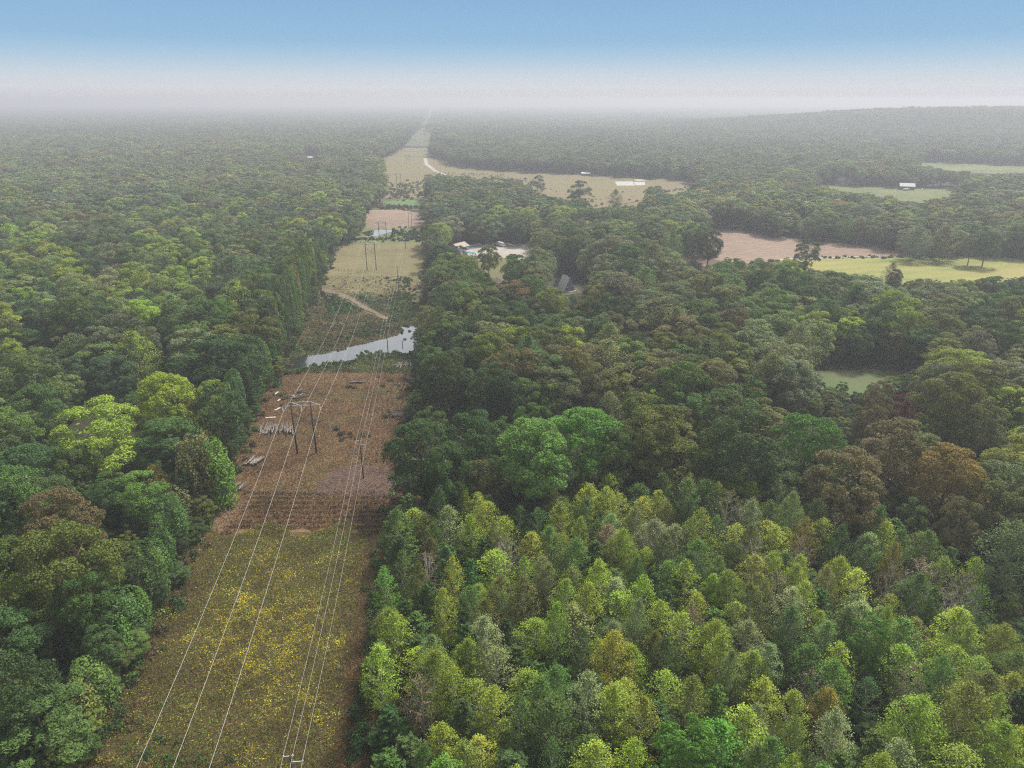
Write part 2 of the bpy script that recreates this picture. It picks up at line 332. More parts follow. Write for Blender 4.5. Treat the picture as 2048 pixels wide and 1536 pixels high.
def oak(seed, H=20., rad=6.5, nl=26, sub=7, per=140, size=.26, zlow=-.5, flat=.72, gap=.0, base=.38):
    """round crown of cauliflower lobes"""
    r = np.random.default_rng(seed)
    cz = H * (1 + base) / 2; rz = H * (1 - base) / 2 * 1.02
    D = fib(nl, r, zlow - .35); P_, Nn, S, LV = [], [], [], []
    wob = 1 + .16 * np.sin(2 * np.arctan2(D[:, 1], D[:, 0]) + r.uniform(0, 6)) + .10 * r.normal(size=nl)
    for d, wb in zip(D, wob):
        lr = rad * r.uniform(.24, .40); c = d * np.array([rad * wb, rad * wb, rz * (.94 + .06 * wb)]) - d * lr * .9; v0 = r.normal() * .09
        for e in fib(sub, r, -.15):
            e = unit(e + d * .8 + np.array([0, 0, .35])); sr = lr * r.uniform(.36, .52); c2 = c + e * (lr - sr * .35); v1 = v0 + r.normal() * .06
            dd = ball(per, r, .25) + e * .45; dd = unit(dd)
            P_.append(c2 + dd * sr * r.uniform(.72, 1.08, per)[:, None]); Nn.append(dd); LV.append(.5 + v1 + .16 * r.normal(size=per))
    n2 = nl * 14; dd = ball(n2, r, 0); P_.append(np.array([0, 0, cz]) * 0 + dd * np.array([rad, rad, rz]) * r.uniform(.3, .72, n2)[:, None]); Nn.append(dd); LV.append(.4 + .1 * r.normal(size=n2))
    P_ = np.concatenate(P_) + [0, 0, cz]; Nn = np.concatenate(Nn)
    s = np.full(len(P_), size); s[-n2:] = size * 2.2
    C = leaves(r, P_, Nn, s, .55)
    T = limbs(r, H, H * base * .8, H * .82, rad, 9, .30)
    return C, np.clip(np.concatenate(LV), 0, 1), T
def tulip(seed, H=14., rad=3.6, n=4200, size=.235, base=.22, point=.9, thin=1.0, clump=46):
    """egg-shaped airy crown of separate small leaves along rising branches"""
    r = np.random.default_rng(seed); prof = lambda t: rad * (np.sin(np.pi * np.clip(t * .72 + .2, 0, 1)) ** .8) * np.sqrt(np.clip(1 - np.clip(t, 0, 1) ** 4, .02, 1))
    br, P_, LV, Nn = [], [], [], []
    T = [polytube([(0, 0, -.3), (r.normal() * .1, r.normal() * .1, H * .5), (0, 0, H * .95)], [.19, .12, .03], 5)]
    nb = 34
    for k in range(nb):
        t = (k + r.uniform(0, 1)) / nb; z1 = H * base + H * (1 - base) * t; a = k * 2.39996 + r.normal() * .3; l = prof(t) * r.uniform(.75, 1.08)
        p1 = np.array([math.cos(a) * l, math.sin(a) * l, z1]); z0 = max(H * base * .8, z1 - l * r.uniform(.7, 1.0)); p0 = np.array([0, 0, z0])
        T.append(polytube([p0, p0 * .45 + p1 * .55 - [0, 0, .15 * l * .3], p1], [.06, .04, .012], 3)); br.append((p0, p1))
    m = n // nb
    for p0, p1 in br:
        k = int(m * r.uniform(.6, 1.4)); t = 1 - r.uniform(0, 1, k) ** 1.9 * .9; v0 = r.normal() * .12
        q = p0 + (p1 - p0) * t[:, None] + r.normal(size=(k, 3)) * np.array([.33, .33, .28]) * rad / 3.4
        P_.append(q); LV.append(.5 + v0 + .20 * r.normal(size=k)); Nn.append(unit(q - np.array([0, 0, H * .45])) + [0, 0, .7])
    k = n // 7; d = ball(k, r, .3); t = (d[:, 2] + 1) / 2; rr = prof(t); a = np.arctan2(d[:, 1], d[:, 0])
    q = np.stack([np.cos(a) * rr, np.sin(a) * rr, H * base + H * (1 - base) * t], 1) * 1 + r.normal(size=(k, 3)) * .25
    P_.append(q); LV.append(.55 + .18 * r.normal(size=k)); Nn.append(unit(q - np.array([0, 0, H * .45])) + [0, 0, .7])
    return leaves(r, np.concatenate(P_), unit(np.concatenate(Nn)), size, .6), np.clip(np.concatenate(LV), 0, 1), np.concatenate(T)
def bare(seed, H=13., rad=3.6, nleaf=350, size=.26):
    r = np.random.default_rng(seed); T = [polytube([(0, 0, -.3), (.1, 0, H * .5), (0, .1, H * .92)], [.20, .13, .03], 5)]; tips = []
    for k in range(30):
        t = (k + r.uniform()) / 30; a = k * 2.4 + r.normal() * .3; l = rad * (np.sin(np.pi * (t * .75 + .2))) * r.uniform(.8, 1.1); z1 = H * (.3 + .7 * t)
        p0 = np.array([0, 0, max(H * .22, z1 - l)]); p1 = np.array([math.cos(a) * l, math.sin(a) * l, z1]); T.append(tube(p0, p1, .045, .015, 3))
        for j in range(20):
            s = r.uniform(.3, 1); q0 = p0 + (p1 - p0) * s; d = unit(unit(p1 - p0) + .75 * r.normal(size=3) + [0, 0, .3]); q1 = q0 + d * l * r.uniform(.2, .5)
            T.append(tube(q0, q1, .016, .008, 3)); tips.append(q1)
    tips = np.array(tips); q = tips[r.integers(0, len(tips), nleaf)] + r.normal(size=(nleaf, 3)) * .2
    return leaves(r, q, ball(nleaf, r, .6), size, .6), np.clip(.5 + .2 * r.normal(size=nleaf), 0, 1), np.concatenate(T)
def pine(seed, H=13., rad=3.6, size=.46, nb=52, per=64):
    """soft layered plumes"""
    r = np.random.default_rng(seed); P_, Nn, LV = [], [], []; T = [polytube([(0, 0, -.3), (0, 0, H * .97)], [.2, .03], 5)]
    for k in range(nb):
        t = (k + r.uniform()) / nb; z = H * (.12 + .86 * t); a = k * 2.39996 + r.normal() * .25; l = rad * (1 - t) ** .62 * r.uniform(.75, 1.15) + .3
        d = np.array([math.cos(a), math.sin(a), .28 + .5 * t]); p0 = np.array([0, 0, z]); T.append(tube(p0, p0 + d * l, .045, .012, 3))
        s = r.uniform(.2, 1.05, per); side = np.array([-math.sin(a), math.cos(a), 0]); wd = .34 * l * (1.1 - s) + .18
        q = p0 + d * l * s[:, None] + side * (r.normal(size=per) * wd * .6)[:, None] + np.array([0, 0, 1]) * (r.normal(size=per) * .12 - .12 * s)[:, None]
        P_.append(q); Nn.append(np.tile([0, 0, 1.0], (per, 1)) + d * .3); LV.append(.5 + r.normal() * .1 + .15 * r.normal(size=per))
    return leaves(r, np.concatenate(P_), unit(np.concatenate(Nn)), size, .5, .6), np.clip(np.concatenate(LV), 0, 1), np.concatenate(T)
def vine(seed, H=18., rad=3.4, size=.40, n=6500):
    """forest-edge tree hung with creeper down to the ground: narrow hanging columns under a round top"""
    r = np.random.default_rng(seed); P_, Nn, LV = [], [], []
    cols = [(0, 0, H, rad * .55)] + [(math.cos(a) * rad * r.uniform(.45, .75), math.sin(a) * rad * r.uniform(.45, .75), H * r.uniform(.55, .98), rad * r.uniform(.28, .5)) for a in np.arange(0, 6.2, .7)]
    m = n // len(cols)
    for x, y, h, cr in cols:
        t = r.uniform(0, 1, m) ** .85; a = r.uniform(0, 6.283, m); prof = cr * (np.sqrt(np.clip(1 - t ** 7, .02, 1))) * (1 + .22 * np.sin(t * h * 1.1 + r.uniform(0, 6) + 2 * np.sin(a * 2)))
        d = np.stack([np.cos(a), np.sin(a), .25 + 1.5 * t ** 6], 1); q = np.stack([x + np.cos(a) * prof, y + np.sin(a) * prof, t * h], 1)
        P_.append(q + r.normal(size=(m, 3)) * .16); Nn.append(unit(d)); LV.append(.5 + r.normal() * .12 + .16 * r.normal(size=m))
    q = limbs(r, H, H * .5, H * .85, rad, 5, .22)
    return leaves(r, np.concatenate(P_), np.concatenate(Nn), size, .55), np.clip(np.concatenate(LV), 0, 1), q
def patch(seed, A=62., n=34, size=1.7):
    """canopy of a far piece of wood"""
    r = np.random.default_rng(seed); P_, Nn, LV, S = [], [], [], []
    for k in range(n):
        x, y = r.uniform(-A / 2, A / 2, 2); rad = r.uniform(4, 7); h = r.uniform(13, 21); m = 80; d = ball(m, r, .45); v0 = r.normal() * .17
        P_.append(np.array([x, y, h - rad * .9]) + d * np.array([rad, rad, rad * .95]) * r.uniform(.8, 1.05, m)[:, None]); Nn.append(d); LV.append(.5 + v0 + .1 * r.normal(size=m))
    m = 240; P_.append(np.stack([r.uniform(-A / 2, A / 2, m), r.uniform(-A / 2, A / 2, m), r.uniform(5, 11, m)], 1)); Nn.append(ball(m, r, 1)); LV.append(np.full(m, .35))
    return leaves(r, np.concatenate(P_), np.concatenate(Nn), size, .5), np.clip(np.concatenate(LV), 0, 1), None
PROTO = {}
def reg(key, kind, H, rad, data, bark=BARK):
    C, lv, T = data
    cm = quads(kind + '_crown', C, [LEAF], None, lv); tm = quads(kind + '_trunk', T, [bark]) if T is not None else None
    full = C if T is None else np.concatenate([C, T]); mi = np.zeros(len(full), int); mi[len(C):] = 1
    lf = np.full(len(full), .5); lf[:len(lv)] = lv
    PROTO[key] = dict(kind=kind, H=H, rad=rad, crown=cm, trunk=tm, full=quads(key + '_whole', full, [LEAF, bark], mi, lf))
for i in range(5): reg(f'oak{i}', 'oak', 20, 6.5, oak(10 + i, nl=[26, 30, 22, 28, 24][i], base=[.18, .26, .14, .24, .2][i]))
for i in range(5): reg(f'tul{i}', 'tulip', 14, 3.6, tulip(30 + i, n=[4600, 4000, 5200, 3300, 2500][i], base=[.2, .28, .24, .2, .25][i]), BARKPALE)
for i in range(2): reg(f'bare{i}', 'bare', 13, 3.6, bare(50 + i, nleaf=[260, 620][i]), BARKPALE)
for i in range(3): reg(f'pine{i}', 'pine', 13, 3.6, pine(60 + i))
for i in range(3): reg(f'vine{i}', 'vine', 18, 3.4, vine(70 + i))
for i in range(3): reg(f'tall{i}', 'tall', 20, 4.6, oak(80 + i, rad=4.6, nl=28, per=100, size=.235, base=.12))
for i in range(3): reg(f'sparse{i}', 'sparse', 18, 5.6, tulip(90 + i, H=18, rad=5.6, n=8000, size=.27, base=.2), BARKPALE)
# coarser leaves for trees far away
for i in range(4): reg(f'moak{i}', 'oak', 20, 6.5, oak(110 + i, nl=24, sub=6, per=36, size=.56))
for i in range(2): reg(f'mtall{i}', 'tall', 20, 4.6, oak(120 + i, rad=4.6, nl=22, sub=6, per=30, size=.52, base=.2))
for i in range(3): reg(f'foak{i}', 'oak', 20, 6.5, oak(130 + i, nl=20, sub=5, per=20, size=.95))
for i in range(3): reg(f'patch{i}', 'patch', 20, 31, patch(140 + i))

# ------------------------------------------------------------------ where no tree may stand or lean into the view
KC = [
    [(x, y) for y, x in CL] + [(x, y) for y, x in CR[::-1]],
    [(850, 312), (880, 318), (900, 331), (960, 338), (1110, 346), (1230, 352), (1370, 360), (1388, 372), (1350, 386), (1292, 364), (1284, 408), (1190, 412), (1165, 395), (1130, 395), (1090, 390), (1040, 362), (1000, 352), (930, 350), (858, 348)],
    [(1415, 459), (1480, 460), (1600, 480), (1720, 492), (1810, 500), (1812, 513), (1640, 516), (1600, 519), (1500, 519), (1450, 516)],
    [(1600, 524), (1640, 518), (1800, 514), (1950, 512), (2200, 526), (2200, 546), (2000, 553), (1900, 560), (1800, 556), (1700, 546), (1640, 536)],
    [(1310, 513), (1370, 509), (1440, 524), (1440, 530), (1380, 520)],
    [(1608, 740), (1680, 734), (1805, 736), (1820, 746), (1770, 763), (1700, 770), (1650, 762)],
    [(893, 500), (912, 487), (955, 490), (1000, 486), (1060, 494), (1060, 505), (1040, 518), (1025, 520), (1012, 560), (985, 572), (965, 545), (940, 512)],
    [(1100, 548), (1152, 541), (1165, 560), (1166, 590), (1104, 588)], [(985, 566), (1008, 566), (1008, 576), (985, 576)],
    [(1832, 322), (1900, 325), (2200, 336), (2200, 350), (2000, 345), (1900, 340), (1842, 331)],
    [(1632, 366), (1700, 371), (1900, 376), (1912, 384), (1842, 402), (1800, 400), (1760, 386), (1680, 381)],
    [(1150, 240), (1300, 246), (1290, 258), (1250, 258), (1240, 250)], [(400, 252), (480, 249), (525, 251), (500, 254)],
    [(606, 308), (632, 308), (632, 319), (606, 319)],
    [(1960, 1150), (2010, 1160), (2060, 1180), (2060, 1210), (1975, 1195)],
]
for cx_, cy_, w_, h_ in ((1808, 820, 22, 20), (1165, 885, 50, 38), (1612, 885, 42, 40), (1895, 955, 46, 40), (205, 862, 62, 50), (325, 808, 40, 36), (140, 1140, 60, 40), (905, 895, 70, 45)):   # trees singled out below stay in view
    KC.append([(cx_ + w_ * math.cos(a), cy_ + h_ * math.sin(a)) for a in np.arange(0, 6.2, .5)])
gx = np.arange(-500, 2560, 3); gy = np.arange(190, 2200, 3); GXX, GYY = np.meshgrid(gx, gy)
def inpoly(px, py, poly):
    px = np.asarray(px, float); py = np.asarray(py, float); c = np.zeros(px.shape, bool); k = len(poly)
    for i in range(k):
        x0, y0 = poly[i]; x1, y1 = poly[(i + 1) % k]
        if y0 == y1: continue
        c ^= ((y0 > py) != (y1 > py)) & (px < (x1 - x0) * (py - y0) / (y1 - y0) + x0)
    return c
KM = np.zeros(GXX.shape, bool)
for p_ in KC: KM |= inpoly(GXX, GYY, p_)
def kept_clear(px, py):
    i = np.clip(((py - 190) / 3).astype(int), 0, KM.shape[0] - 1); j = np.clip(((px + 500) / 3).astype(int), 0, KM.shape[1] - 1)
    ok = (px > -500) & (px < 2558) & (py > 190) & (py < 2198)
    return KM[i, j] & ok
def fits(x, y, H, rad, lean=.7):
    """true where the whole tree stays out of the open ground (as seen by the photograph)"""
    z0 = hgt(x, y); bad = np.zeros(len(x), bool)
    for f, s in ((0, 0), (.12, -.4), (.12, .4), (.3, -.7), (.3, .7), (.3, 0), (.48, -.85), (.48, .85), (.48, 0), (.65, -lean), (.65, lean), (.65, -.35), (.65, .35), (.8, 0), (.97, 0), (.85, -.5 * lean), (.85, .5 * lean)):
        px, py, d = PX(x + s * rad, y, z0 + f * H); bad |= kept_clear(px, py)
    return ~bad

# ------------------------------------------------------------------ colours of foliage (albedo) and their words
PAL = {
    'dark-green': (.034, .062, .020), 'deep-green': (.040, .078, .020), 'mid-green': (.058, .105, .020), 'bright-green': (.075, .165, .024), 'blue-green': (.034, .066, .032),
    'olive': (.090, .105, .020), 'yellow-green': (.165, .215, .024), 'lime-green': (.185, .235, .024), 'brown': (.105, .085, .040), 'bronze': (.105, .104, .036),
    'russet': (.115, .070, .032), 'golden': (.20, .16, .028), 'orange': (.20, .11, .024), 'grey-green': (.105, .125, .058), 'pale-green': (.135, .17, .06), 'tan': (.17, .13, .062), 'ochre': (.15, .150, .030), 'dark-red': (.10, .030, .024), 'pale-yellow': (.22, .20, .06),
}
def pick(weights, n):
    k = list(weights); p = np.array([weights[a] for a in k], float); return [k[i] for i in rng.choice(len(k), n, p=p / p.sum())]
def local_tint(zone, x, y, mix=.72):
    """neighbours tend to share their colour: each patch of wood favours a few tints of its zone"""
    tn = ZONES[zone]['tint']
    if rng.uniform() > mix: return pick(tn, 1)[0]
    s_ = 42 if y < 700 else 110
    r = np.random.default_rng((int(math.floor((x + 14 * math.sin(y / 19)) / s_)) * 7919 + int(math.floor((y + 12 * math.sin(x / 23)) / s_)) * 104729 + 99991) % (2 ** 31))
    k = list(tn); p = np.array([tn[a] for a in k], float); loc = r.choice(len(k), 3, p=p / p.sum()); return k[loc[rng.integers(3)]]
def shade(c, amt=.16, to=(.068, .098, .024), mix=.26):
    c = (np.array(PAL[c]) * (1 - mix) + np.array(to) * mix) * 1.2; return np.clip(c * (1 + amt * rng.normal()) * (1 + .07 * rng.normal(size=3)), .008, .6)
ZONES = {
    'stand': dict(tint={'yellow-green': 5.5, 'lime-green': 2.4, 'mid-green': 3, 'olive': 1.8, 'tan': .5, 'deep-green': 1.0, 'golden': .3, 'pale-green': 2.2, 'bright-green': .6}),
    'oaks': dict(tint={'dark-green': 3, 'deep-green': 3.4, 'mid-green': 2.6, 'bronze': 4.2, 'brown': 2.2, 'olive': 3.6, 'yellow-green': 1.1, 'bright-green': .8, 'russet': .3, 'grey-green': .9}),
    'left': dict(tint={'dark-green': 1.8, 'deep-green': 3.6, 'mid-green': 4.5, 'blue-green': 1.4, 'olive': 2.4, 'yellow-green': 3, 'bronze': .5, 'grey-green': 2, 'pale-green': 1.6, 'lime-green': .6, 'bright-green': .5}),
    'right': dict(tint={'grey-green': 4, 'mid-green': 3, 'deep-green': 1.4, 'olive': 2, 'pale-green': 2.6, 'bronze': .7, 'yellow-green': 1.6, 'blue-green': .6}),
    'far': dict(tint={'grey-green': 3, 'deep-green': 3, 'mid-green': 4, 'olive': 2.2, 'blue-green': 2.4, 'bronze': .6, 'yellow-green': 1.2, 'dark-green': 1.6, 'pale-green': .8}),
    'pale': dict(tint={'yellow-green': 3, 'olive': 2, 'pale-yellow': 1.2, 'grey-green': 3, 'mid-green': 3, 'pale-green': 2}),
}
STAND = [(715, 2300), (725, 1500), (740, 1200), (760, 1060), (800, 990), (1080, 990), (1180, 965), (1300, 950), (1420, 965), (1560, 975), (1700, 1010), (1880, 1055), (1960, 1130), (1990, 1220), (2100, 1330), (2600, 1500), (2600, 2300)]

# ------------------------------------------------------------------ trees picked out one by one: crown centre and width as seen, kind, colour, label
SPECIAL = [
    (205, 868, 175, 'oak', 'lime-green', 'broad lime-yellow tree, biggest pale crown of the left forest'),
    (325, 812, 120, 'oak', 'lime-green', 'lime tree with yellow fringe behind the biggest lime-yellow crown'),
    (372, 832, 60, 'sparse', 'golden', 'thin yellow tree between lime crown and the dark forest edge'),
    (275, 705, 90, 'sparse', 'yellow-green', 'airy yellow-green tree with bare lower stem, behind the lime trees'),
    (372, 690, 56, 'sparse', 'yellow-green', 'narrow pale yellow tree leaning on the large dark green crowns'),
    (440, 725, 150, 'oak', 'deep-green', 'large dark green dome at the forest edge opposite the pond'),
    (385, 640, 130, 'oak', 'mid-green', 'wide green crown just behind the dark dome above the pond'),
    (520, 640, 90, 'tall', 'dark-green', 'tall dark tree at the forest corner beside the scrub'),
    (445, 830, 100, 'tall', 'dark-green', 'grey-dark twin-topped tree beside the stacked pale logs'),
    (130, 1062, 150, 'oak', 'russet', 'russet-brown crown above the olive-gold tree'),
    (140, 1145, 200, 'oak', 'olive', 'huge olive-gold crown at the near left forest'),
    (165, 1215, 100, 'tall', 'mid-green', 'fresh green rounded tree in front of the olive-gold crown'),
    (312, 962, 52, 'sparse', 'golden', 'small golden tree in the gap of the left forest'),
    (385, 925, 70, 'vine', 'bronze', 'brown creeper-hung column at the forest edge'),
    (430, 925, 60, 'vine', 'bright-green', 'fresh green creeper-hung tree beside the brown column'),
    (328, 1060, 52, 'tulip', 'bright-green', 'slender bright green tree at the forest edge above the goldenrod'),
    (590, 522, 34, 'oak', 'russet', 'rust-red crown near the pasture corner'),
    (240, 553, 44, 'oak', 'russet', 'rust-red patch of crown far into the left forest'),
    (665, 388, 40, 'sparse', 'golden', 'yellow tree at the corner by the bare field'),
    (845, 905, 120, 'oak', 'deep-green', 'very dark green oak whose crown leans over the cleared corridor'),
    (950, 890, 130, 'oak', 'deep-green', 'dark green oak next to the corridor-side oak'),
    (860, 850, 60, 'oak', 'mid-green', 'yellow-green cap behind the corridor-side dark oak'),
    (900, 950, 110, 'oak', 'deep-green', 'low dark green oak bordering the young stand'),
    (1165, 890, 150, 'oak', 'bright-green', 'bright green dome in the middle of the oaks'),
    (1240, 905, 80, 'oak', 'blue-green', 'grey-green dark crown beside the bright green dome'),
    (1612, 890, 120, 'oak', 'bright-green', 'round green oak standing above the upper rows of young trees'),
    (1895, 962, 130, 'oak', 'ochre', 'round ochre-olive oak at the upper right of the young stand'),
    (1808, 820, 54, 'oak', 'dark-red', 'the one dark red tree, right of the oaks'),
    (1705, 940, 60, 'sparse', 'golden', 'thin ochre tree between the green oak and ochre oak'),
    (1262, 765, 78, 'bare', 'pale-yellow', 'pale half-bare tree among brown oaks'),
    (1220, 815, 60, 'sparse', 'pale-green', 'fluffy pale green tree behind the bright green dome'),
    (1015, 1110, 66, 'bare', 'tan', 'leafless grey tree among the upper rows of young trees'),
    (2020, 1100, 120, 'sparse', 'grey-green', 'thin-leaved tree with visible trunk at the right of the gap'),
    (1835, 1455, 125, 'sparse', 'yellow-green', 'yellow-green leafy tree, first of three big crowns at the lower right corner'),
    (1925, 1435, 135, 'sparse', 'ochre', 'yellow-gold leafy tree, highest of three big crowns at the lower right corner'),
    (1985, 1500, 120, 'sparse', 'yellow-green', 'yellow-green leafy tree nearest the lower right corner'),
    (1655, 1420, 80, 'sparse', 'golden', 'orange-gold thin tree near the lower edge'),
    (1375, 1500, 110, 'tall', 'bright-green', 'vivid green round tree at the lower edge'),
    (1735, 1290, 80, 'tall', 'bright-green', 'vivid green bushy tree amid thin yellow ones'),
    (978, 515, 42, 'oak', 'olive', 'lone round olive tree on the lawn by the gravel yard'),
    (1035, 545, 66, 'oak', 'mid-green', 'dense green tree beside the lawn'),
    (1076, 524, 84, 'sparse', 'grey-green', 'large grey-green tree between gravel yard and cabin'),
    (1230, 505, 90, 'oak', 'grey-green', 'large grey-green dome behind the cabin pond'),
    (920, 512, 36, 'oak', 'brown', 'brown tree beside the blue shed'),
    (946, 525, 20, 'vine', 'dark-green', 'small dark upright tree at the lawn edge'),
    (1615, 505, 48, 'oak', 'deep-green', 'lone dark tree where the road meets the ripe field'),
    (1075, 366, 28, 'oak', 'grey-green', 'lone tree at the meadow edge'),
    (1158, 380, 38, 'oak', 'deep-green', 'dark tree pair standing in the meadow, rear crown'),
    (1148, 402, 32, 'oak', 'deep-green', 'dark tree pair standing in the meadow, front crown'),
    (1232, 396, 30, 'sparse', 'olive', 'thin pale tree in the meadow, right of the dark pair'),
    (1782, 546, 36, 'sparse', 'tan', 'pale round tree against the ripe field'),
    (1790, 556, 26, 'oak', 'dark-green', 'dark small tree under the pale round tree'),
    (1832, 478, 64, 'sparse', 'grey-green', 'tall sycamore between bare field and ripe field'),
    (1888, 478, 70, 'sparse', 'olive', 'second tall sycamore, right one of the field-edge pair'),
    (1945, 492, 40, 'oak', 'grey-green', 'low tree at the top edge of the ripe field'),
    (1976, 488, 48, 'oak', 'mid-green', 'bright rounded tree at the top edge of the ripe field'),
    (1420, 490, 52, 'oak', 'dark-green', 'dark tree at the left corner of the bare field'),
    (1390, 475, 60, 'oak', 'deep-green', 'dark leafy tree next to the bare-field corner tree'),
]
DEF = {'oak': (20, 6.5, ['oak0', 'oak1', 'oak2', 'oak3', 'oak4']), 'tulip': (14, 3.6, [f'tul{i}' for i in range(5)]), 'bare': (13, 3.6, ['bare0', 'bare1']), 'pine': (13, 3.6, ['pine0', 'pine1', 'pine2']),
       'vine': (18, 3.4, ['vine0', 'vine1', 'vine2']), 'tall': (20, 4.6, ['tall0', 'tall1', 'tall2']), 'sparse': (18, 5.6, ['sparse0', 'sparse1', 'sparse2'])}
NAME = {'oak': 'oak_tree', 'tall': 'oak_tree', 'tulip': 'young_tree', 'bare': 'bare_tree', 'pine': 'pine_tree', 'vine': 'creeper_hung_tree', 'sparse': 'thin_leaved_tree'}
CAT = {'oak': 'oak tree', 'tall': 'oak tree', 'tulip': 'young tree', 'bare': 'bare tree', 'pine': 'pine', 'vine': 'creeper-hung tree', 'sparse': 'thin-leaved tree'}
placed = []                                            # x, y, radius of every tree put down
def make_tree(key, x, y, rad, H, tint, label, group=None, rot=None):
    p = PROTO[key]; kind = p['kind']
    e = empty(NAME[kind], (x, y, float(hgt(x, y))), rng.uniform(0, 6.283) if rot is None else rot, label, CAT[kind], group)
    k_ = rng.uniform(.9, 1.12); s = (rad / p['rad'] * k_, rad / p['rad'] / k_, H / p['H']); e.rotation_euler.x, e.rotation_euler.y = rng.normal() * .035, rng.normal() * .035
    c = bpy.data.objects.new('crown', p['crown']); c['tint'] = [float(v) for v in tint]; link(c, e); c.scale = s
    t = bpy.data.objects.new('trunk', p['trunk']); link(t, e); t.scale = s
    placed.append((x, y, rad)); return e
for px, py, wd, kind, tint, label in SPECIAL:
    H0, r0, keys = DEF[kind]; g = G(px, py, H0 * .6)
    for _ in range(3):
        dep = PX(g[0], g[1], H0 * .6)[2]; rad = wd / 2 * float(dep) / FPX
        H = H0 * float(np.clip((rad / r0) ** .75, .5, 1.25)); g = G(px, py, H * .64)
    make_tree(keys[rng.integers(len(keys))], g[0], g[1], rad, H, shade(tint, .05, mix=.10), label)
SP = np.array(placed)

# ------------------------------------------------------------------ candidates for all other trees: jittered triangular grids
def grid(x0, x1, y0, y1, s, jit=.32):
    a = np.arange(x0, x1, s); b = np.arange(y0, y1, s * .866); A, B = np.meshgrid(a, b); A = A + (np.arange(len(b)) % 2)[:, None] * s / 2
    A = A + rng.uniform(-jit, jit, A.shape) * s; B = B + rng.uniform(-jit, jit, B.shape) * s; return A.ravel(), B.ravel()
def in_view(x, y, z, m=160, below=1760):
    px, py, d = PX(x, y, z); return (px > -m) & (px < 2048 + m) & (py < below) & (py > 0) & (y > 20)
def free(x, y, rad, f=.75):
    if not placed: return np.ones(len(x), bool)
    S = np.array(placed); ok = np.ones(len(x), bool)
    for sx, sy, sr in S: ok &= (x - sx) ** 2 + (y - sy) ** 2 > (f * (sr + rad * .6)) ** 2
    return ok
ORD = ['first', 'second', 'third', 'fourth', 'fifth', 'sixth', 'seventh', 'eighth', 'ninth', 'tenth', 'eleventh', 'twelfth', 'thirteenth', 'fourteenth', 'fifteenth', 'sixteenth', 'seventeenth', 'eighteenth', 'nineteenth', 'twentieth']
SHAPE = {'oak': 'round-crowned tree', 'tall': 'upright leafy tree', 'tulip': 'airy young tree', 'bare': 'nearly leafless tree', 'pine': 'feathery pine', 'vine': 'creeper-hung tree', 'sparse': 'thin-leaved tree'}
def put_rows(items, place_words, group, per_row=16):
    """items: (key, x, y, rad, H, tintword). Labels name each tree by row from the front, colour, kind and its turn from the left."""
    items = sorted(items, key=lambda t: -float(PX(t[1], t[2], t[4] * .6)[1]))
    for i in range(0, len(items), per_row):
        row = sorted(items[i:i + per_row], key=lambda t: float(PX(t[1], t[2], t[4] * .6)[0])); seen = {}
        rn = i // per_row; rw = ORD[rn] if rn < len(ORD) else 'twenty-' + ORD[rn - 20]
        for key, x, y, rad, H, tw in row:
            sh = SHAPE[PROTO[key]['kind']]; k = seen.get((tw, sh), 0); seen[(tw, sh)] = k + 1
            make_tree(key, x, y, rad, H, shade(tw, mix=.10) * 1.08 if group == 'trees of the young stand' else shade(tw, mix=.2) * 1.15, f'{ORD[min(k, 19)]} {tw} {sh} from the left, {rw} row of {place_words}', group)

# the young stand: egg-shaped airy trees with pines between
x, y = grid(-60, 150, 30, 190, 5.9)
Hs = np.clip(rng.normal(13.5, 1.8, len(x)), 9, 17); rd = np.clip(rng.normal(3.35, .55, len(x)), 2.3, 4.6)
px, py, _ = PX(x, y, Hs * .85); ok = inpoly(px, py, STAND) & in_view(x, y, Hs * .6, 110, 1700) & fits(x, y, Hs, rd) & free(x, y, rd)
x, y, Hs, rd, px, py = [a[ok] for a in (x, y, Hs, rd, px, py)]
items = []; tw = pick(ZONES['stand']['tint'], len(x))
for i in range(len(x)):
    edge = px[i] < 850 + (py[i] - 1000) * .05; u = rng.uniform()
    right = px[i] > 1300
    if u < (.5 if edge else .10): key, t, h, r_ = f'pine{rng.integers(3)}', ('deep-green' if rng.uniform() < .6 else 'mid-green'), Hs[i] * .85, rd[i] * 1.12
    elif u > (.94 if right else .98): key, t, h, r_ = f'bare{rng.integers(2)}', 'tan', Hs[i] * .95, rd[i]
    elif u > .80: key, t, h, r_ = f'sparse{rng.integers(3)}', tw[i], Hs[i] * 1.0, rd[i] * 1.15
    else: key, t, h, r_ = f'tul{rng.integers(5)}', tw[i], Hs[i], rd[i]
    if not right and t in ('tan', 'golden', 'bronze') and rng.uniform() < .6: t = 'yellow-green'
    if edge and key.startswith('tul') and t in ('tan', 'golden'): t = 'mid-green'
    items.append((key, float(x[i]), float(y[i]), float(r_), float(h), t))
put_rows(items, 'the young stand', 'trees of the young stand', 16)
n_stand = len(items)

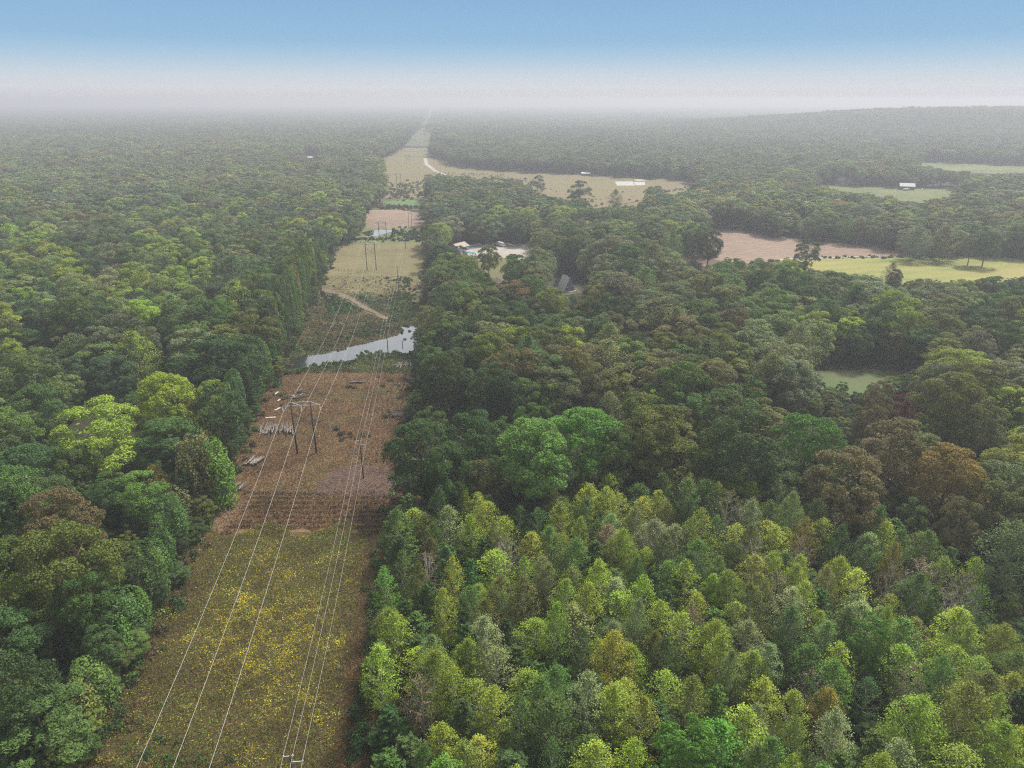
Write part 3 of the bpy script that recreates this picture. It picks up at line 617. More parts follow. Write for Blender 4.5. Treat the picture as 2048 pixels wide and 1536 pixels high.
# edge of the left forest: creeper-hung trees down to the ground
items = []
for py_ in np.arange(470, 1560, 1):
    pass
yy = 1500.0
while yy > 425:
    g = G(xat(CL, yy) - 4, yy); rad = rng.uniform(2.6, 4.0); H = rng.uniform(26, 30) if 560 < yy < 725 else (rng.uniform(16, 22) if yy < 1050 else rng.uniform(10, 16))
    gx_, gy_ = g[0] - rad * 1.15 - rng.uniform(0, 1.5), g[1]
    kind = 'vine' if rng.uniform() < .85 else 'tall'
    if free(np.array([gx_]), np.array([gy_]), rad, .36)[0]:
        t = pick({'dark-green': 3, 'deep-green': 4, 'mid-green': 2.5, 'olive': 1.2, 'bronze': .5, 'yellow-green': .3}, 1)[0]
        items.append((f'{kind}{rng.integers(3)}', float(gx_), float(gy_), float(rad), float(H), t))
    d = g[1]; nxt = d + rad * 1.4
    while yy > 425 and G(0, yy)[1] < nxt: yy -= 1
put_rows(items, 'the corridor-side edge', 'trees along the left forest edge', 12)
for it in items: pass

# near forest on both sides: the trees that show largest are things of their own
x, y = grid(-420, 420, 20, 460, 10.6)
big = np.clip(rng.normal(1, .22, len(x)), .6, 1.5); Hs = 20.5 * big ** .5 * rng.uniform(.76, 1.16, len(x)); rd = 7.0 * big
px, py, dep = PX(x, y, Hs * .85)
ok = ~inpoly(px, py, STAND) & in_view(x, y, Hs * .6, 120, 1720) & fits(x, y, Hs, rd) & free(x, y, rd, .62)
x, y, Hs, rd, px, py, dep = [a[ok] for a in (x, y, Hs, rd, px, py, dep)]
order = np.argsort(dep); near = order[:330]; rest_near = [(x[i], y[i], Hs[i], rd[i]) for i in order[330:]]
left_items, right_items = [], []
for i in near:
    is_left = px[i] < 800
    zone = 'left' if is_left else ('right' if px[i] > 1930 or (px[i] > 1480 and py[i] < 775) else 'oaks')
    t = local_tint(zone, x[i], y[i]); u = rng.uniform()
    if is_left and py[i] > 1230 and t in ('yellow-green', 'lime-green', 'blue-green', 'bright-green', 'grey-green'): t = ('olive', 'dark-green', 'bronze', 'deep-green')[int(rng.integers(4))]
    kind = 'oak' if u < .68 else ('tall' if u < .88 else 'sparse')
    keys = DEF[kind][2]; (left_items if is_left else right_items).append((keys[rng.integers(len(keys))], float(x[i]), float(y[i]), float(rd[i]), float(Hs[i]), t))
put_rows(left_items, 'the left forest', 'trees of the left forest', 12)
put_rows(right_items, 'the old oak wood', 'trees of the old oak wood', 16)
print('single trees:', len(placed), 'stand', n_stand, 'left', len(left_items), 'right', len(right_items), 'edge', len(items))

# ------------------------------------------------------------------ the wood beyond: one object of countless trees
PTS = []                                               # x, y, key, sx, sz, rot, tint
def zone_of(px, py):
    """colour mix of the far wood by where it stands"""
    if px < 780: return 'pale' if 268 < py < 372 else ('far' if py <= 268 else 'left')  # left pale band: yellower wood, its tint lightened to stand in for haze
    if px > 1480 and 545 < py < 760: return 'right'
    if py > 545: return 'oaks'
    if py < 300: return 'far'
    if px > 1300: return 'pale' if rng.uniform() < .55 else 'right'
    return 'far'
def add_pts(x, y, Hs, rd, keysets, tall=.2):
    px, py, dep = PX(x, y, Hs * .9 + hgt(x, y))
    for i in range(len(x)):
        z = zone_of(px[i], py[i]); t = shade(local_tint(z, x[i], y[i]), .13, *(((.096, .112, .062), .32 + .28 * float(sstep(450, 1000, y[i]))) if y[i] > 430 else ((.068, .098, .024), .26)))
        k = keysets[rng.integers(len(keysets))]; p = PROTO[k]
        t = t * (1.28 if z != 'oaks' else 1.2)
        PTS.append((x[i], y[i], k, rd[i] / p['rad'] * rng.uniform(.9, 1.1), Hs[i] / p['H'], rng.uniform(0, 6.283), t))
x, y = grid(-420, 420, 40, 470, 5.2); k = in_view(x, y, 4 + 0 * x, 60) & fits(x, y, 6 + 0 * x, 2.6 + 0 * x); px, py, _ = PX(x, y, 4 + 0 * x)
for i in np.where(k)[0]:                               # young growth under the big trees
    h = rng.uniform(3.5, 8); PTS.append((x[i], y[i], f'tall{rng.integers(3)}', rng.uniform(2.0, 3.2) / 4.6, (h if not inpoly(px[i:i+1], py[i:i+1], STAND)[0] else h * .45) / 20, rng.uniform(0, 6.28), shade(['dark-green', 'deep-green', 'mid-green', 'olive'][rng.integers(4)])))
if rest_near:
    a = np.array(rest_near); add_pts(a[:, 0], a[:, 1], a[:, 2], a[:, 3], ['oak0', 'oak1', 'oak2', 'oak3', 'oak4', 'tall0', 'tall1', 'sparse0'])
def belt(y0, y1, s, keys, m=200):
    hw = y1 * .92; x, y = grid(-hw, hw, y0, y1, s); big = np.clip(rng.normal(1, .24, len(x)), .55, 1.6); Hs = 19 * big ** .5 * rng.uniform(.85, 1.1, len(x)); rd = 6.5 * big * s / 10
    ok = in_view(x, y, hgt(x, y) + Hs * .6, m) & fits(x, y, Hs, rd)
    x, y, Hs, rd = x[ok], y[ok], Hs[ok], rd[ok]
    S = SP[(SP[:, 1] > y0 - 30) & (SP[:, 1] < y1 + 30)]
    for sx, sy, sr in S:
        k = (x - sx) ** 2 + (y - sy) ** 2 > (.75 * (sr + 3)) ** 2; x, y, Hs, rd = x[k], y[k], Hs[k], rd[k]
    add_pts(x, y, Hs, rd, keys)
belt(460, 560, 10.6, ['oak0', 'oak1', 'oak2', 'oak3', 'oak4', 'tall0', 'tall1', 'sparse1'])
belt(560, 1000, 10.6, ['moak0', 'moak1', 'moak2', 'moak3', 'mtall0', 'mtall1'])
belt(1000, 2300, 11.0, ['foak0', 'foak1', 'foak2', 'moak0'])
# very far: whole pieces of canopy
x, y = grid(-9000, 9000, 2300, 9000, 50); ok = in_view(x, y, 10 + hgt(x, y), 250)
px, py, _ = PX(x, y, hgt(x, y)); ok &= ~(np.abs(px - np.interp(py, [208, 300], [865, 829])) < 18 * (py - 200) / 100 + 3)
for i in np.where(ok)[0]:
    bx, by, _ = PX(x[i], y[i], hgt(x[i], y[i])); 
    if kept_clear(np.array([bx]), np.array([by]))[0]: continue
    z = 'pale' if rng.uniform() < .25 else 'far'
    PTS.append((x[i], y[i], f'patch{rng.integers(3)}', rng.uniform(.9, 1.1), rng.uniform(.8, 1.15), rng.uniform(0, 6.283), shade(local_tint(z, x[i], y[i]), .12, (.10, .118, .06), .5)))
print('points in the far wood:', len(PTS))
def scatter(name, pts, matname=None):
    keys = sorted({p[2] for p in pts}); me = bpy.data.meshes.new(name); n = len(pts)
    co = np.array([(p[0], p[1], 0) for p in pts], np.float32); co[:, 2] = hgt(co[:, 0], co[:, 1])
    me.vertices.add(n); me.vertices.foreach_set('co', co.ravel())
    def at(nm, ty, arr, f='value'): a = me.attributes.new(nm, ty, 'POINT'); a.data.foreach_set(f, np.ascontiguousarray(arr, np.int32 if ty == 'INT' else np.float32).ravel())
    at('which', 'INT', [keys.index(p[2]) for p in pts])
    at('size', 'FLOAT_VECTOR', [(p[3], p[3], p[4]) for p in pts], 'vector'); at('turn', 'FLOAT_VECTOR', [(0, 0, p[5]) for p in pts], 'vector')
    at('tint', 'FLOAT_COLOR', [(*p[6], 1) for p in pts], 'color')
    o = link(bpy.data.objects.new(name, me)); tag(o, kind='stuff')
    ng = bpy.data.node_groups.new(name + '_nodes', 'GeometryNodeTree')
    ng.interface.new_socket('Geometry', in_out='INPUT', socket_type='NodeSocketGeometry'); ng.interface.new_socket('Geometry', in_out='OUTPUT', socket_type='NodeSocketGeometry')
    gi, go, jn = N(ng, 'NodeGroupInput'), N(ng, 'NodeGroupOutput'), N(ng, 'GeometryNodeJoinGeometry'); l = ng.links.new
    def named(nm, ty): a = N(ng, 'GeometryNodeInputNamedAttribute', data_type=ty); a.inputs['Name'].default_value = nm; return a.outputs[0]
    wh, sz, tn = named('which', 'INT'), named('size', 'FLOAT_VECTOR'), named('turn', 'FLOAT_VECTOR')
    for i, k in enumerate(keys):
        po = bpy.data.objects.new(k, PROTO[k]['full'])
        oi = N(ng, 'GeometryNodeObjectInfo', transform_space='ORIGINAL'); oi.inputs['Object'].default_value = po; oi.inputs['As Instance'].default_value = False
        cmp = N(ng, 'FunctionNodeCompare', data_type='INT', operation='EQUAL'); ia = [s for s in cmp.inputs if s.type == 'INT']
        l(wh, ia[0]); ia[1].default_value = i
        ip = N(ng, 'GeometryNodeInstanceOnPoints'); l(gi.outputs[0], ip.inputs['Points']); l(cmp.outputs[0], ip.inputs['Selection']); l(oi.outputs['Geometry'], ip.inputs['Instance'])
        l(tn, ip.inputs['Rotation']); l(sz, ip.inputs['Scale']); l(ip.outputs[0], jn.inputs[0])
    l(jn.outputs[0], go.inputs[0])
    md = o.modifiers.new('scatter', 'NODES'); md.node_group = ng
    return o
tag(scatter('forest', PTS), 'hazy mixed forest rolling away behind the nearest trees to the horizon', 'forest')

# ------------------------------------------------------------------ low plants: goldenrod, stubble, undergrowth
def u_of(px, py):
    l = np.interp(py, [a for a, b in sorted(CL)], [b for a, b in sorted(CL)]); r = np.interp(py, [a for a, b in sorted(CR)], [b for a, b in sorted(CR)])
    return (px - l) / (r - l)
def blob(px, py, cx, cy, rx, ry): return np.exp(-(((px - cx) / rx) ** 2 + ((py - cy) / ry) ** 2))
def wob(x, y, s, k=0):
    return .5 + .25 * (np.sin(x / s + 1.3 * np.sin(y / s * .8 + k)) + np.sin(y / s * 1.15 + 1.7 * np.sin(x / s * .7 + 2 + k)))
def tufts(name, x, y, size, height, cols, per, label=None, cat=None, up=.9):
    """one mesh of small upright leaf blades; cols (n,3)"""
    n = len(x); xx = np.repeat(x, per); yy = np.repeat(y, per); hh = np.repeat(height, per) * rng.uniform(.35, 1, n * per); ss = np.repeat(size, per)
    P = np.stack([xx + rng.normal(size=n * per) * ss * .7, yy + rng.normal(size=n * per) * ss * .7, hh + .10], 1)
    Nn = ball(n * per, rng, up)
    lv = np.clip(.5 + .2 * rng.normal(size=n * per), 0, 1)
    me = quads(name, leaves(rng, P, Nn, ss, .4), [COVER], None, lv, np.repeat(cols, per, 0))
    o = link(bpy.data.objects.new(name, me)); tag(o, label, cat, kind='stuff'); return o
# goldenrod meadow in front
x = rng.uniform(-85, 5, 240000); y = rng.uniform(42, 150, 240000); px, py, _ = PX(x, y, .3 + 0 * x)
u = u_of(px, py); k = (u > -.12) & (u < 1.12) & (py > 1058 + 14 * np.sin(x / 3.0)) & (py < 1640) & (px > -40); x, y, px, py, u = x[k], y[k], px[k], py[k], u[k]
cl = wob(x, y, 1.2, 2) * wob(x, y, .55, 5) * 3.2
py_ = np.clip(.04 + 1.15 * blob(px, py, 540, 1270, 105, 85) + .35 * blob(px, py, 470, 1230, 60, 50) + .3 * blob(px, py, 580, 1420, 90, 70) + .28 * blob(px, py, 560, 1120, 120, 40) + .18 * (wob(x, y, 3.2) > .62), 0, .8) * cl
pg = np.clip(.24 + .5 * blob(px, py, 650, 1085, 90, 25) + .3 * blob(px, py, 520, 1190, 130, 60) + .25 * blob(px, py, 330, 1500, 110, 50), 0, .75)
pb = np.clip(.22 + .7 * sstep(.80, .98, u) + .6 * sstep(.20, .02, u) + .3 * (wob(x, y, 4.5, 3) > .6), 0, 1)
r1 = rng.uniform(size=len(x)); col = np.empty((len(x), 3)); col[:] = (.082, .088, .016)
col[r1 < pb] = (.090, .052, .022); m_ = rng.uniform(size=len(x)) < pg; col[m_ & (u < .93)] = (.080, .125, .020); m_ = rng.uniform(size=len(x)) < py_; col[m_ & (u < .93)] = (.27, .245, .018)
m_ = (rng.uniform(size=len(x)) < .10) ; col[m_] = (.13, .085, .05)
col *= 1.35 * (rng.uniform(.55, 1.4, len(x)) * (.65 + .7 * wob(x, y, 2.6, 7)))[:, None]
tufts('goldenrod', x, y, np.where(col[:, 0] > 2.2 * .1, rng.uniform(.13, .22, len(x)), rng.uniform(.12, .24, len(x))), rng.uniform(.3, 1.1, len(x)) * np.where(u > .85, .7, 1), col, 2, 'rough meadow of yellow goldenrod and brown weeds under the power lines', 'goldenrod')
# mown stubble and thatch on the cleared ground
x = rng.uniform(-100, -15, 210000); y = rng.uniform(128, 262, 210000); px, py, _ = PX(x, y, .1 + 0 * x); u = u_of(px, py)
k = (u > -.06) & (u < 1.05) & (py < 1064 + 8 * np.sin(x / 2.0)) & (py > 738); x, y, px, py, u = x[k], y[k], px[k], py[k], u[k]
row = (np.sin(y * 2 * np.pi / 2.3 + .7 * np.sin(x / 5) + .4 * np.sin(x / 1.7)) > .35) & (py > 985) & (u > .1)
jx, jy = px + rng.normal(size=len(x)) * 9, py + rng.normal(size=len(x)) * 4
dirt = inpoly(jx, jy, [(620, 990), (660, 935), (720, 928), (800, 930), (815, 992), (740, 990)]) | (inpoly(jx, jy, [(400, 1062), (440, 1000), (470, 985), (500, 1000), (455, 1064)])) | (inpoly(jx, jy, [(590, 770), (640, 742), (720, 735), (740, 770), (680, 788)]) & (rng.uniform(size=len(x)) < .6))
green = blob(jx, jy, 720, 788, 120, 8) + .8 * blob(jx, jy, 690, 838, 90, 7) + .7 * blob(jx, jy, 760, 790, 60, 16) + .8 * blob(jx, jy, 640, 960, 28, 36) + .7 * blob(jx, jy, 690, 925, 90, 7) + .6 * blob(jx, jy, 600, 1000, 40, 20) + .5 * (wob(x, y, 6, 1) > .66)
dark = blob(jx, jy, 790, 810, 40, 40) + blob(jx, jy, 705, 872, 30, 8) + .8 * (wob(x, y, 5, 4) < .3) + .7 * blob(jx, jy, 790, 880, 30, 60)
col = np.empty((len(x), 3)); col[:] = (.118, .064, .028); r1 = rng.uniform(size=len(x)); r2 = rng.uniform(size=len(x))
col[r1 < .35] = (.15, .105, .050); col[(r2 < .75 * green)] = (.080, .090, .026); col[(r2 > 1 - .6 * dark)] = (.055, .036, .022); col[row & (r1 < .75)] = (.050, .032, .018)  # darker brown on the rows puts windrow shadow into the tuft colour
col[dirt & (r1 > .15)] = (.115, .075, .060)
q_ = (x + .109 * y + .5 * np.sin(y / 9)) % 3.6; trk_ = ((q_ < .45) | ((q_ > 1.5) & (q_ < 1.95))) & (py < 985) & (wob(x, y, 9, 6) > .42) & (rng.uniform(size=len(x)) < .65); col[trk_] = (.185, .135, .070)
d_ = ((.80 * x + .60 * y) % 1.7 < .5) & (rng.uniform(size=len(x)) < .5) & ~row & ~dirt; col[d_] *= .62
col *= (rng.uniform(.6, 1.35, len(x)) * (.7 + .6 * wob(x, y, 1.9, 9)))[:, None]
k = ~dirt | (rng.uniform(size=len(x)) < .55)
tufts('mown_thatch', x[k], y[k], np.where(row[k], .30, .20), np.where(row[k], .40, np.where(dirt[k], .03, .12)), col[k], 2, 'flattened mown thatch on the cleared brown ground', 'mown grass', 1.3)
# rough grass round the pond and over the scrub
x = rng.uniform(-115, -35, 150000); y = rng.uniform(225, 445, 150000); px, py, _ = PX(x, y, .1 + 0 * x); u = u_of(px, py)
POND = [(560, 722), (612, 713), (650, 708), (690, 696), (722, 690), (760, 680), (795, 671), (806, 662), (798, 654), (838, 652), (838, 708), (775, 707), (740, 708), (705, 722), (660, 728), (620, 736), (560, 742)]
k = (u > -.08) & (u < 1.08) & (py < 745) & (py > 552) & ~inpoly(px, py, POND); x, y, px, py = x[k], y[k], px[k], py[k]
r1, r2 = rng.uniform(size=len(x)), rng.uniform(size=len(x)); col = np.empty((len(x), 3)); col[:] = (.095, .085, .032)
col[py < 592 + 6 * np.sin(x / 4)] = (.125, .105, .05)
col[r1 < .35] = (.10, .072, .036); g_ = blob(px, py, 705, 608, 55, 16) + blob(px, py, 805, 610, 30, 34) + .8 * blob(px, py, 730, 662, 50, 12) + .8 * (py > 700); col[r2 < .8 * g_] = (.045, .082, .022)
trk = inpoly(px, py, [(684, 585), (708, 599), (742, 618), (776, 636), (774, 643), (733, 626), (698, 606), (679, 589)]) | (blob(px, py, 830, 590, 12, 26) > .5) | (blob(px, py, 670, 648, 34, 6) > .6)
col[trk] = (.15, .108, .07); col *= (rng.uniform(.6, 1.35, len(x)) * (.65 + .7 * wob(x, y, 2.6, 9)))[:, None]
col *= 1.3; k = (~trk | (rng.uniform(size=len(x)) < .8)) & (~trk | (rng.uniform(size=len(x)) < .1)) & (rng.uniform(size=len(x)) < .12 + .88 * sstep(566, 640, py + 10 * np.sin(x / 6) + 7 * np.sin(x / 2.3)))
tufts('rough_grass', x[k], y[k], rng.uniform(.25, .5, k.sum()), np.where(trk[k], .05, np.where(py[k] < 600, .15, .45)), col[k], 2, 'rough olive grass around the pond and across the scrub', 'grass')
# undergrowth: shrubs on forest edges, pond banks and in the scrub
SH = []
def shrub(px, py, n, sx, sy, r0, r1, cols):
    for _ in range(n):
        a, b = px + rng.normal() * sx, py + rng.normal() * sy; g = G(a, b)
        if inpoly(np.array([a]), np.array([b]), [(640, 574), (680, 580), (712, 596), (742, 612), (780, 634), (774, 644), (733, 626), (698, 607), (674, 593), (640, 586)])[0]: continue
        SH.append((g[0], g[1], rng.uniform(r0, r1), cols[rng.integers(len(cols))]))
dk, gr, ol, ye, br = (.032, .064, .02), (.048, .10, .026), (.075, .09, .028), (.18, .15, .03), (.085, .062, .034)
for yv in np.arange(470, 1530, 4.0):                       # foot of the left forest
    s = (yv - 200) / 700
    if rng.uniform() < .6: shrub(xat(CL, yv) - 4 * s, yv, 1, 9 * s, 3, .6, 1.6, [dk, gr, gr, ol, br])
for yv in np.arange(700, 1530, 5.0):                       # foot of the right forest
    s = (yv - 200) / 700
    shrub(xat(CR, yv) + 6 * s, yv, 1, 6 * s, 3, .6, 1.5, [dk, dk, gr])
shrub(260, 1480, 26, 60, 40, .5, 1.2, [ol, gr, br, ye, br]); shrub(370, 1525, 16, 40, 14, .5, 1.1, [gr, gr, ol]); shrub(205, 1400, 14, 35, 40, .5, 1.3, [ol, ye, br, dk])
shrub(490, 890, 18, 14, 12, .5, 1.1, [ol, ye, br]); shrub(440, 960, 14, 14, 14, .5, 1.1, [ol, ye, dk]); shrub(560, 790, 12, 16, 18, .4, 1.0, [ol, br])
for i in range(150):                                       # near bank of the pond
    t = rng.uniform(); a = 585 + t * 235; b = np.interp(a, [585, 640, 700, 730, 830], [744, 735, 727, 711, 712]) + rng.normal() * 3; shrub(a, b, 1, 2, 1, .5, 1.2, [gr, ol, dk, gr])
for i in range(90): shrub(rng.uniform(640, 790), 0, 0, 0, 0, 1, 1, [dk])
for i in range(150):
    a = rng.uniform(600, 800); b = np.interp(a, [600, 650, 700, 760, 800], [705, 697, 684, 670, 655]) - abs(rng.normal()) * 9; shrub(a, b, 1, 2, 1, .5, 1.3, [ol, dk, gr, br])
shrub(708, 608, 240, 36, 8, .4, 1.1, [dk, gr, gr]); shrub(806, 608, 300, 15, 20, .4, 1.1, [dk, gr, ol]); shrub(668, 615, 160, 16, 14, .4, 1.1, [dk, gr]); shrub(735, 658, 260, 32, 8, .35, .9, [ol, ol, dk, br])
shrub(645, 688, 170, 22, 8, .35, .9, [ol, ol, br, gr]); shrub(640, 655, 120, 20, 9, .3, .8, [br, ol, br]); shrub(735, 565, 30, 40, 6, .3, .7, [ol, ol, br]); shrub(810, 560, 30, 16, 4, .6, 1.2, [dk, gr])
shrub(818, 470, 110, 18, 6, .6, 1.8, [dk, gr]); shrub(780, 479, 60, 28, 2, .5, 1.3, [dk, ol]); shrub(790, 415, 120, 34, 2, .8, 2.0, [ol, dk, br]); shrub(720, 479, 60, 24, 2, .4, 1.2, [br, dk])
shrub(800, 388, 130, 26, 6, .8, 2.2, [ol, dk, br]); shrub(810, 371, 60, 24, 3, .8, 2.0, [ol, ye, br]); shrub(703, 776, 5, 6, 2, .6, 1.1, [ol, br]); shrub(704, 872, 14, 18, 5, .5, 1.1, [dk, br]); shrub(795, 760, 26, 18, 16, .4, .9, [dk, ol]); shrub(795, 832, 26, 16, 6, .4, .9, [dk, br])
for (a0, b0, a1, b1, n) in ((860, 347, 1010, 352, 70), (960, 338, 1370, 360, 160), (1640, 517, 2060, 512, 90), (1460, 460, 1810, 500, 140), (1290, 392, 1390, 374, 50), (1610, 738, 1800, 737, 70), (1000, 350, 1110, 384, 50)):
    for i in range(n): t = rng.uniform(); shrub(a0 + (a1 - a0) * t, b0 + (b1 - b0) * t + rng.normal() * 1.2, 1, 2, .8, .5, 1.3, [gr, gr, ol])
shrub(1180, 405, 60, 60, 6, .7, 1.8, [ol, gr, ye]); shrub(1000, 362, 50, 45, 4, .7, 1.8, [ol, gr])
shrub(1995, 1180, 50, 30, 16, .4, 1.0, [br, dk, ol]); shrub(960, 520, 12, 14, 3, .5, .9, [dk])
Pp, Nn, Sz, Tn, Lv = [], [], [], [], []
for sx, sy, sr, c in SH:
    d_ = math.hypot(sx, sy); m = int(np.clip(70 * sr * (170 / max(d_, 90)), 14, 170)); dd = ball(m, rng, .35); dd[:, 2] = np.abs(dd[:, 2])
    Pp.append(np.array([sx, sy, .1]) + dd * np.array([sr, sr, sr * rng.uniform(.7, 1.4)]) * rng.uniform(.5, 1.08, m)[:, None]); Nn.append(dd); Sz.append(np.full(m, float(np.clip(d_ / 420, .24, 1.1)) * max(.7, sr))); Tn.append(np.tile(np.array(c) * rng.uniform(.75, 1.3), (m, 1))); Lv.append(np.clip(.5 + .17 * rng.normal(size=m), 0, 1))
me = quads('undergrowth', leaves(rng, np.concatenate(Pp), np.concatenate(Nn), np.concatenate(Sz), .6), [COVER], None, np.concatenate(Lv), np.concatenate(Tn))
tag(link(bpy.data.objects.new('undergrowth', me)), 'tangled shrubs and weeds along the forest edges, ponds and scrub', 'undergrowth', kind='stuff')

# ------------------------------------------------------------------ power lines
M_POLE = solid('weathered_pole', (.045, .036, .03), .9, .3, 2); M_GALV = solid('galvanised_steel', (.33, .33, .32), .5, .08, 2, .2, .5); M_WIRE = solid('aluminium_wire', (.34, .335, .325), .45, .05, .5, .1, .5); M_INS = solid('insulator', (.60, .58, .55), .35, .1, 3)
DIRV = np.array([-.1085, .994, 0])
def h_frame(c, H, label, sp=5.7, half=5.5):
    e = empty('transmission_tower', (c[0], c[1], 0), math.atan2(.1085, .994), label, 'power tower', 'wooden H-frame towers of the power line')
    for s in (-1, 1): MB().cyl((s * sp / 2, 0, -.5), (s * sp / 2, 0, H), .27, .19, 12).build('pole', M_POLE, e, True)
    za = H - 1.3
    MB().box((0, .26, za), (2 * half, .16, .26)).build('crossarm', M_GALV, e); MB().box((0, .26, H - .1), (sp + .5, .14, .2)).build('top_chord', M_GALV, e)
    for a, b in (((-sp / 2, .36, H - .1), (-half, .36, za)), ((-sp / 2, .36, H - .1), (0, .36, za)), ((sp / 2, .36, H - .1), (0, .36, za)), ((sp / 2, .36, H - .1), (half, .36, za))): MB().cyl(a, b, .075, .075, 6).build('brace', M_GALV, e)
    zb, zt = H * .55, H * .80
    for s in (-1, 1): MB().cyl((-s * sp / 2, -.25 * s, zb), (s * sp / 2, -.25 * s, zt), .085, .085, 6).build('cross_brace', M_POLE, e)
    for s in (-1, 0, 1):
        m = MB().cyl((s * (half - .1), .26, za - .1), (s * (half - .1), .26, za - 1.75), .04, .04, 6)
        for q in range(9): m.cyl((s * (half - .1), .26, za - .35 - q * .14), (s * (half - .1), .26, za - .29 - q * .14), .13, .08, 10)
        m.build('insulator', M_INS, e)
    return [np.array(c) + np.array([math.cos(math.atan2(.1085, .994)) * s * (half - .1), math.sin(math.atan2(.1085, .994)) * s * (half - .1), za - 1.8]) for s in (-1, 0, 1)]
def catenary(A, B, sag, n=18):
    t = np.linspace(0, 1, n + 1)[:, None]; p = A + (B - A) * t; p[:, 2] -= (4 * sag * t * (1 - t))[:, 0]; return p
def wire(name, pts, sags, r, label, group):
    P = np.concatenate([catenary(pts[i], pts[i + 1], sags[i])[(0 if i == 0 else 1):] for i in range(len(pts) - 1)])
    me = quads(name, polytube(P, [r] * len(P), 5), [M_WIRE]); bm = bmesh.new(); bm.from_mesh(me); bmesh.ops.remove_doubles(bm, verts=bm.verts, dist=.002); bm.to_mesh(me); bm.free()
    return tag(link(bpy.data.objects.new(name, me)), label, 'power line', group)
def base(a, b): return G(a, b)
T1 = (base(596, 907) + base(632, 907)) / 2; T2 = (base(735, 540) + base(752, 540)) / 2; T3 = base(766, 476); T4 = base(798, 372); T5 = base(816, 328); T0 = T1 - DIRV * 245; T6 = T5 + DIRV * 500
A = [[np.array([T0[0] + s * 5.4, T0[1], 14.2]) for s in (-1, 0, 1)],
     h_frame(T1, 17.2, 'nearest H-frame power tower, two dark poles with pale crossarm on the cleared ground'),
     h_frame(T2, 17.6, 'H-frame power tower standing in the mown pasture beyond the pond'),
     h_frame(T3, 13.0, 'small hazy H-frame power tower by the far pond'),
     h_frame(T4, 15.0, 'very distant H-frame power tower in the far meadow brush'),
     h_frame(T5, 15.0, 'faintest H-frame power tower at the top of the far meadow')]
A.append([np.array([T6[0] + s * 5.4, T6[1], 18.]) for s in (-1, 0, 1)])
for s, wd in ((0, 'leftmost conductor'), (1, 'middle conductor'), (2, 'right conductor')):
    wire('power_line', [a[s] for a in A], [6.0, 6.0, 1.4, 6, 6, 5], .028, f'{wd} strung between the H-frame towers', 'conductors on the H-frame towers')
def utility_pole(c, H, label, sd=-1):
    e = empty('utility_pole', (c[0], c[1], 0), math.atan2(.102, .995), label, 'utility pole', 'single wooden poles along the right of the corridor')
    MB().cyl((0, 0, -.5), (0, 0, H), .19, .13, 12).build('pole', M_POLE, e, True)
    MB().box((-.35, .16, H - .35), (1.5, .10, .12)).build('crossarm', M_GALV, e)
    MB().box((.80, .16, H - 1.6), (1.75, .10, .12)).build('side_arm', M_GALV, e)
    out = []
    for xx, zz in ((-1.02, H - .29), (.32, H - .29), (1.6, H - 1.54)):
        MB().cyl((xx, .16, zz), (xx, .16, zz + .10), .035, .035, 8).cyl((xx, .16, zz + .10), (xx, .16, zz + .24), .085, .05, 10).build('insulator', M_INS, e)
        out.append(np.array(c) + np.array([xx * .995, xx * .1, zz + .25]))
    MB().cyl((.22, -.2, H - 2.6), (.22, -.2, H - 1.75), .2, .2, 12).build('transformer', M_GALV, e) if sd > 0 else None
    return out
DP = [((-21.5, -34, 0), 12, None), ((-32.4, 71.2, 0), 11.6, 'pole top with white crossarm just entering the bottom of the view'), (base(727, 957), 12.4, 'dark single pole beside the bare dirt patch'),
      (base(776, 704), 14.1, 'single pole on the near bank of the pond'), (base(798, 585), 15.1, 'single pole in the scrub beyond the pond'), (base(811, 497), 15.8, 'single pole at the upper edge of the pasture'),
      (base(818, 458), 14.4, 'single pole below the tan field, left of a close pair'), (base(834, 366), 9, 'hazy single pole in the far meadow brush'), (base(838, 347), 9, 'hazy single pole beside the far driveway')]
PA = []
for c, h, lb in DP:
    c = np.array(c, float)
    PA.append(utility_pole(c, h, lb) if lb else [c + [xx, .16, h - .05 - dz] for xx, dz in ((-1.02, 0), (.32, 0), (1.6, 1.2))])
for s, wd in ((0, 'left wire'), (1, 'centre wire'), (2, 'outer right wire, carried on the side arms,')):
    wire('distribution_line', [a[s] for a in PA], [1.6, 1.5, 1.6, 1.5, 1.8, 1.2, 6, 2], .018, f'{wd} strung along the single wooden poles', 'wires on the single poles')
c = base(824, 459); utility_pole(c, 14.0, 'right one of the close pair of poles below the tan field')
# posts
M_POST = solid('fence_post', (.11, .09, .075), .9, .25, 3)
pc = MB().cyl((0, 0, -.2), (0, 0, 1.5), .11, .10, 8).mesh('fence_post', M_POST)
for i, (a, b) in enumerate([(672, 541), (677, 541.5), (683, 542), (689, 542.5), (697, 543), (703, 543)] + [(690 + 5.2 * k, 491 - .9 * k) for k in range(7)]):
    o = link(bpy.data.objects.new('fence_post', pc)); g = base(a, b); o.location = g; o.rotation_euler = (rng.normal() * .04, rng.normal() * .04, 0)
    tag(o, 'grey wooden post of the fence crossing the pasture front' if i < 6 else 'thin wooden post of the fence along the pasture back', 'fence post', 'posts along the pasture front' if i < 6 else 'posts along the pasture back')
o = MB().cyl((0, 0, -.4), (0, 0, 2.3), .16, .13, 8).cyl((-.5, 0, 1.5), (.5, 0, 1.6), .07, .07, 6).build('water_post', M_POLE); o.location = base(805, 691); tag(o, 'dark post with crosspiece standing in the pond', 'post')

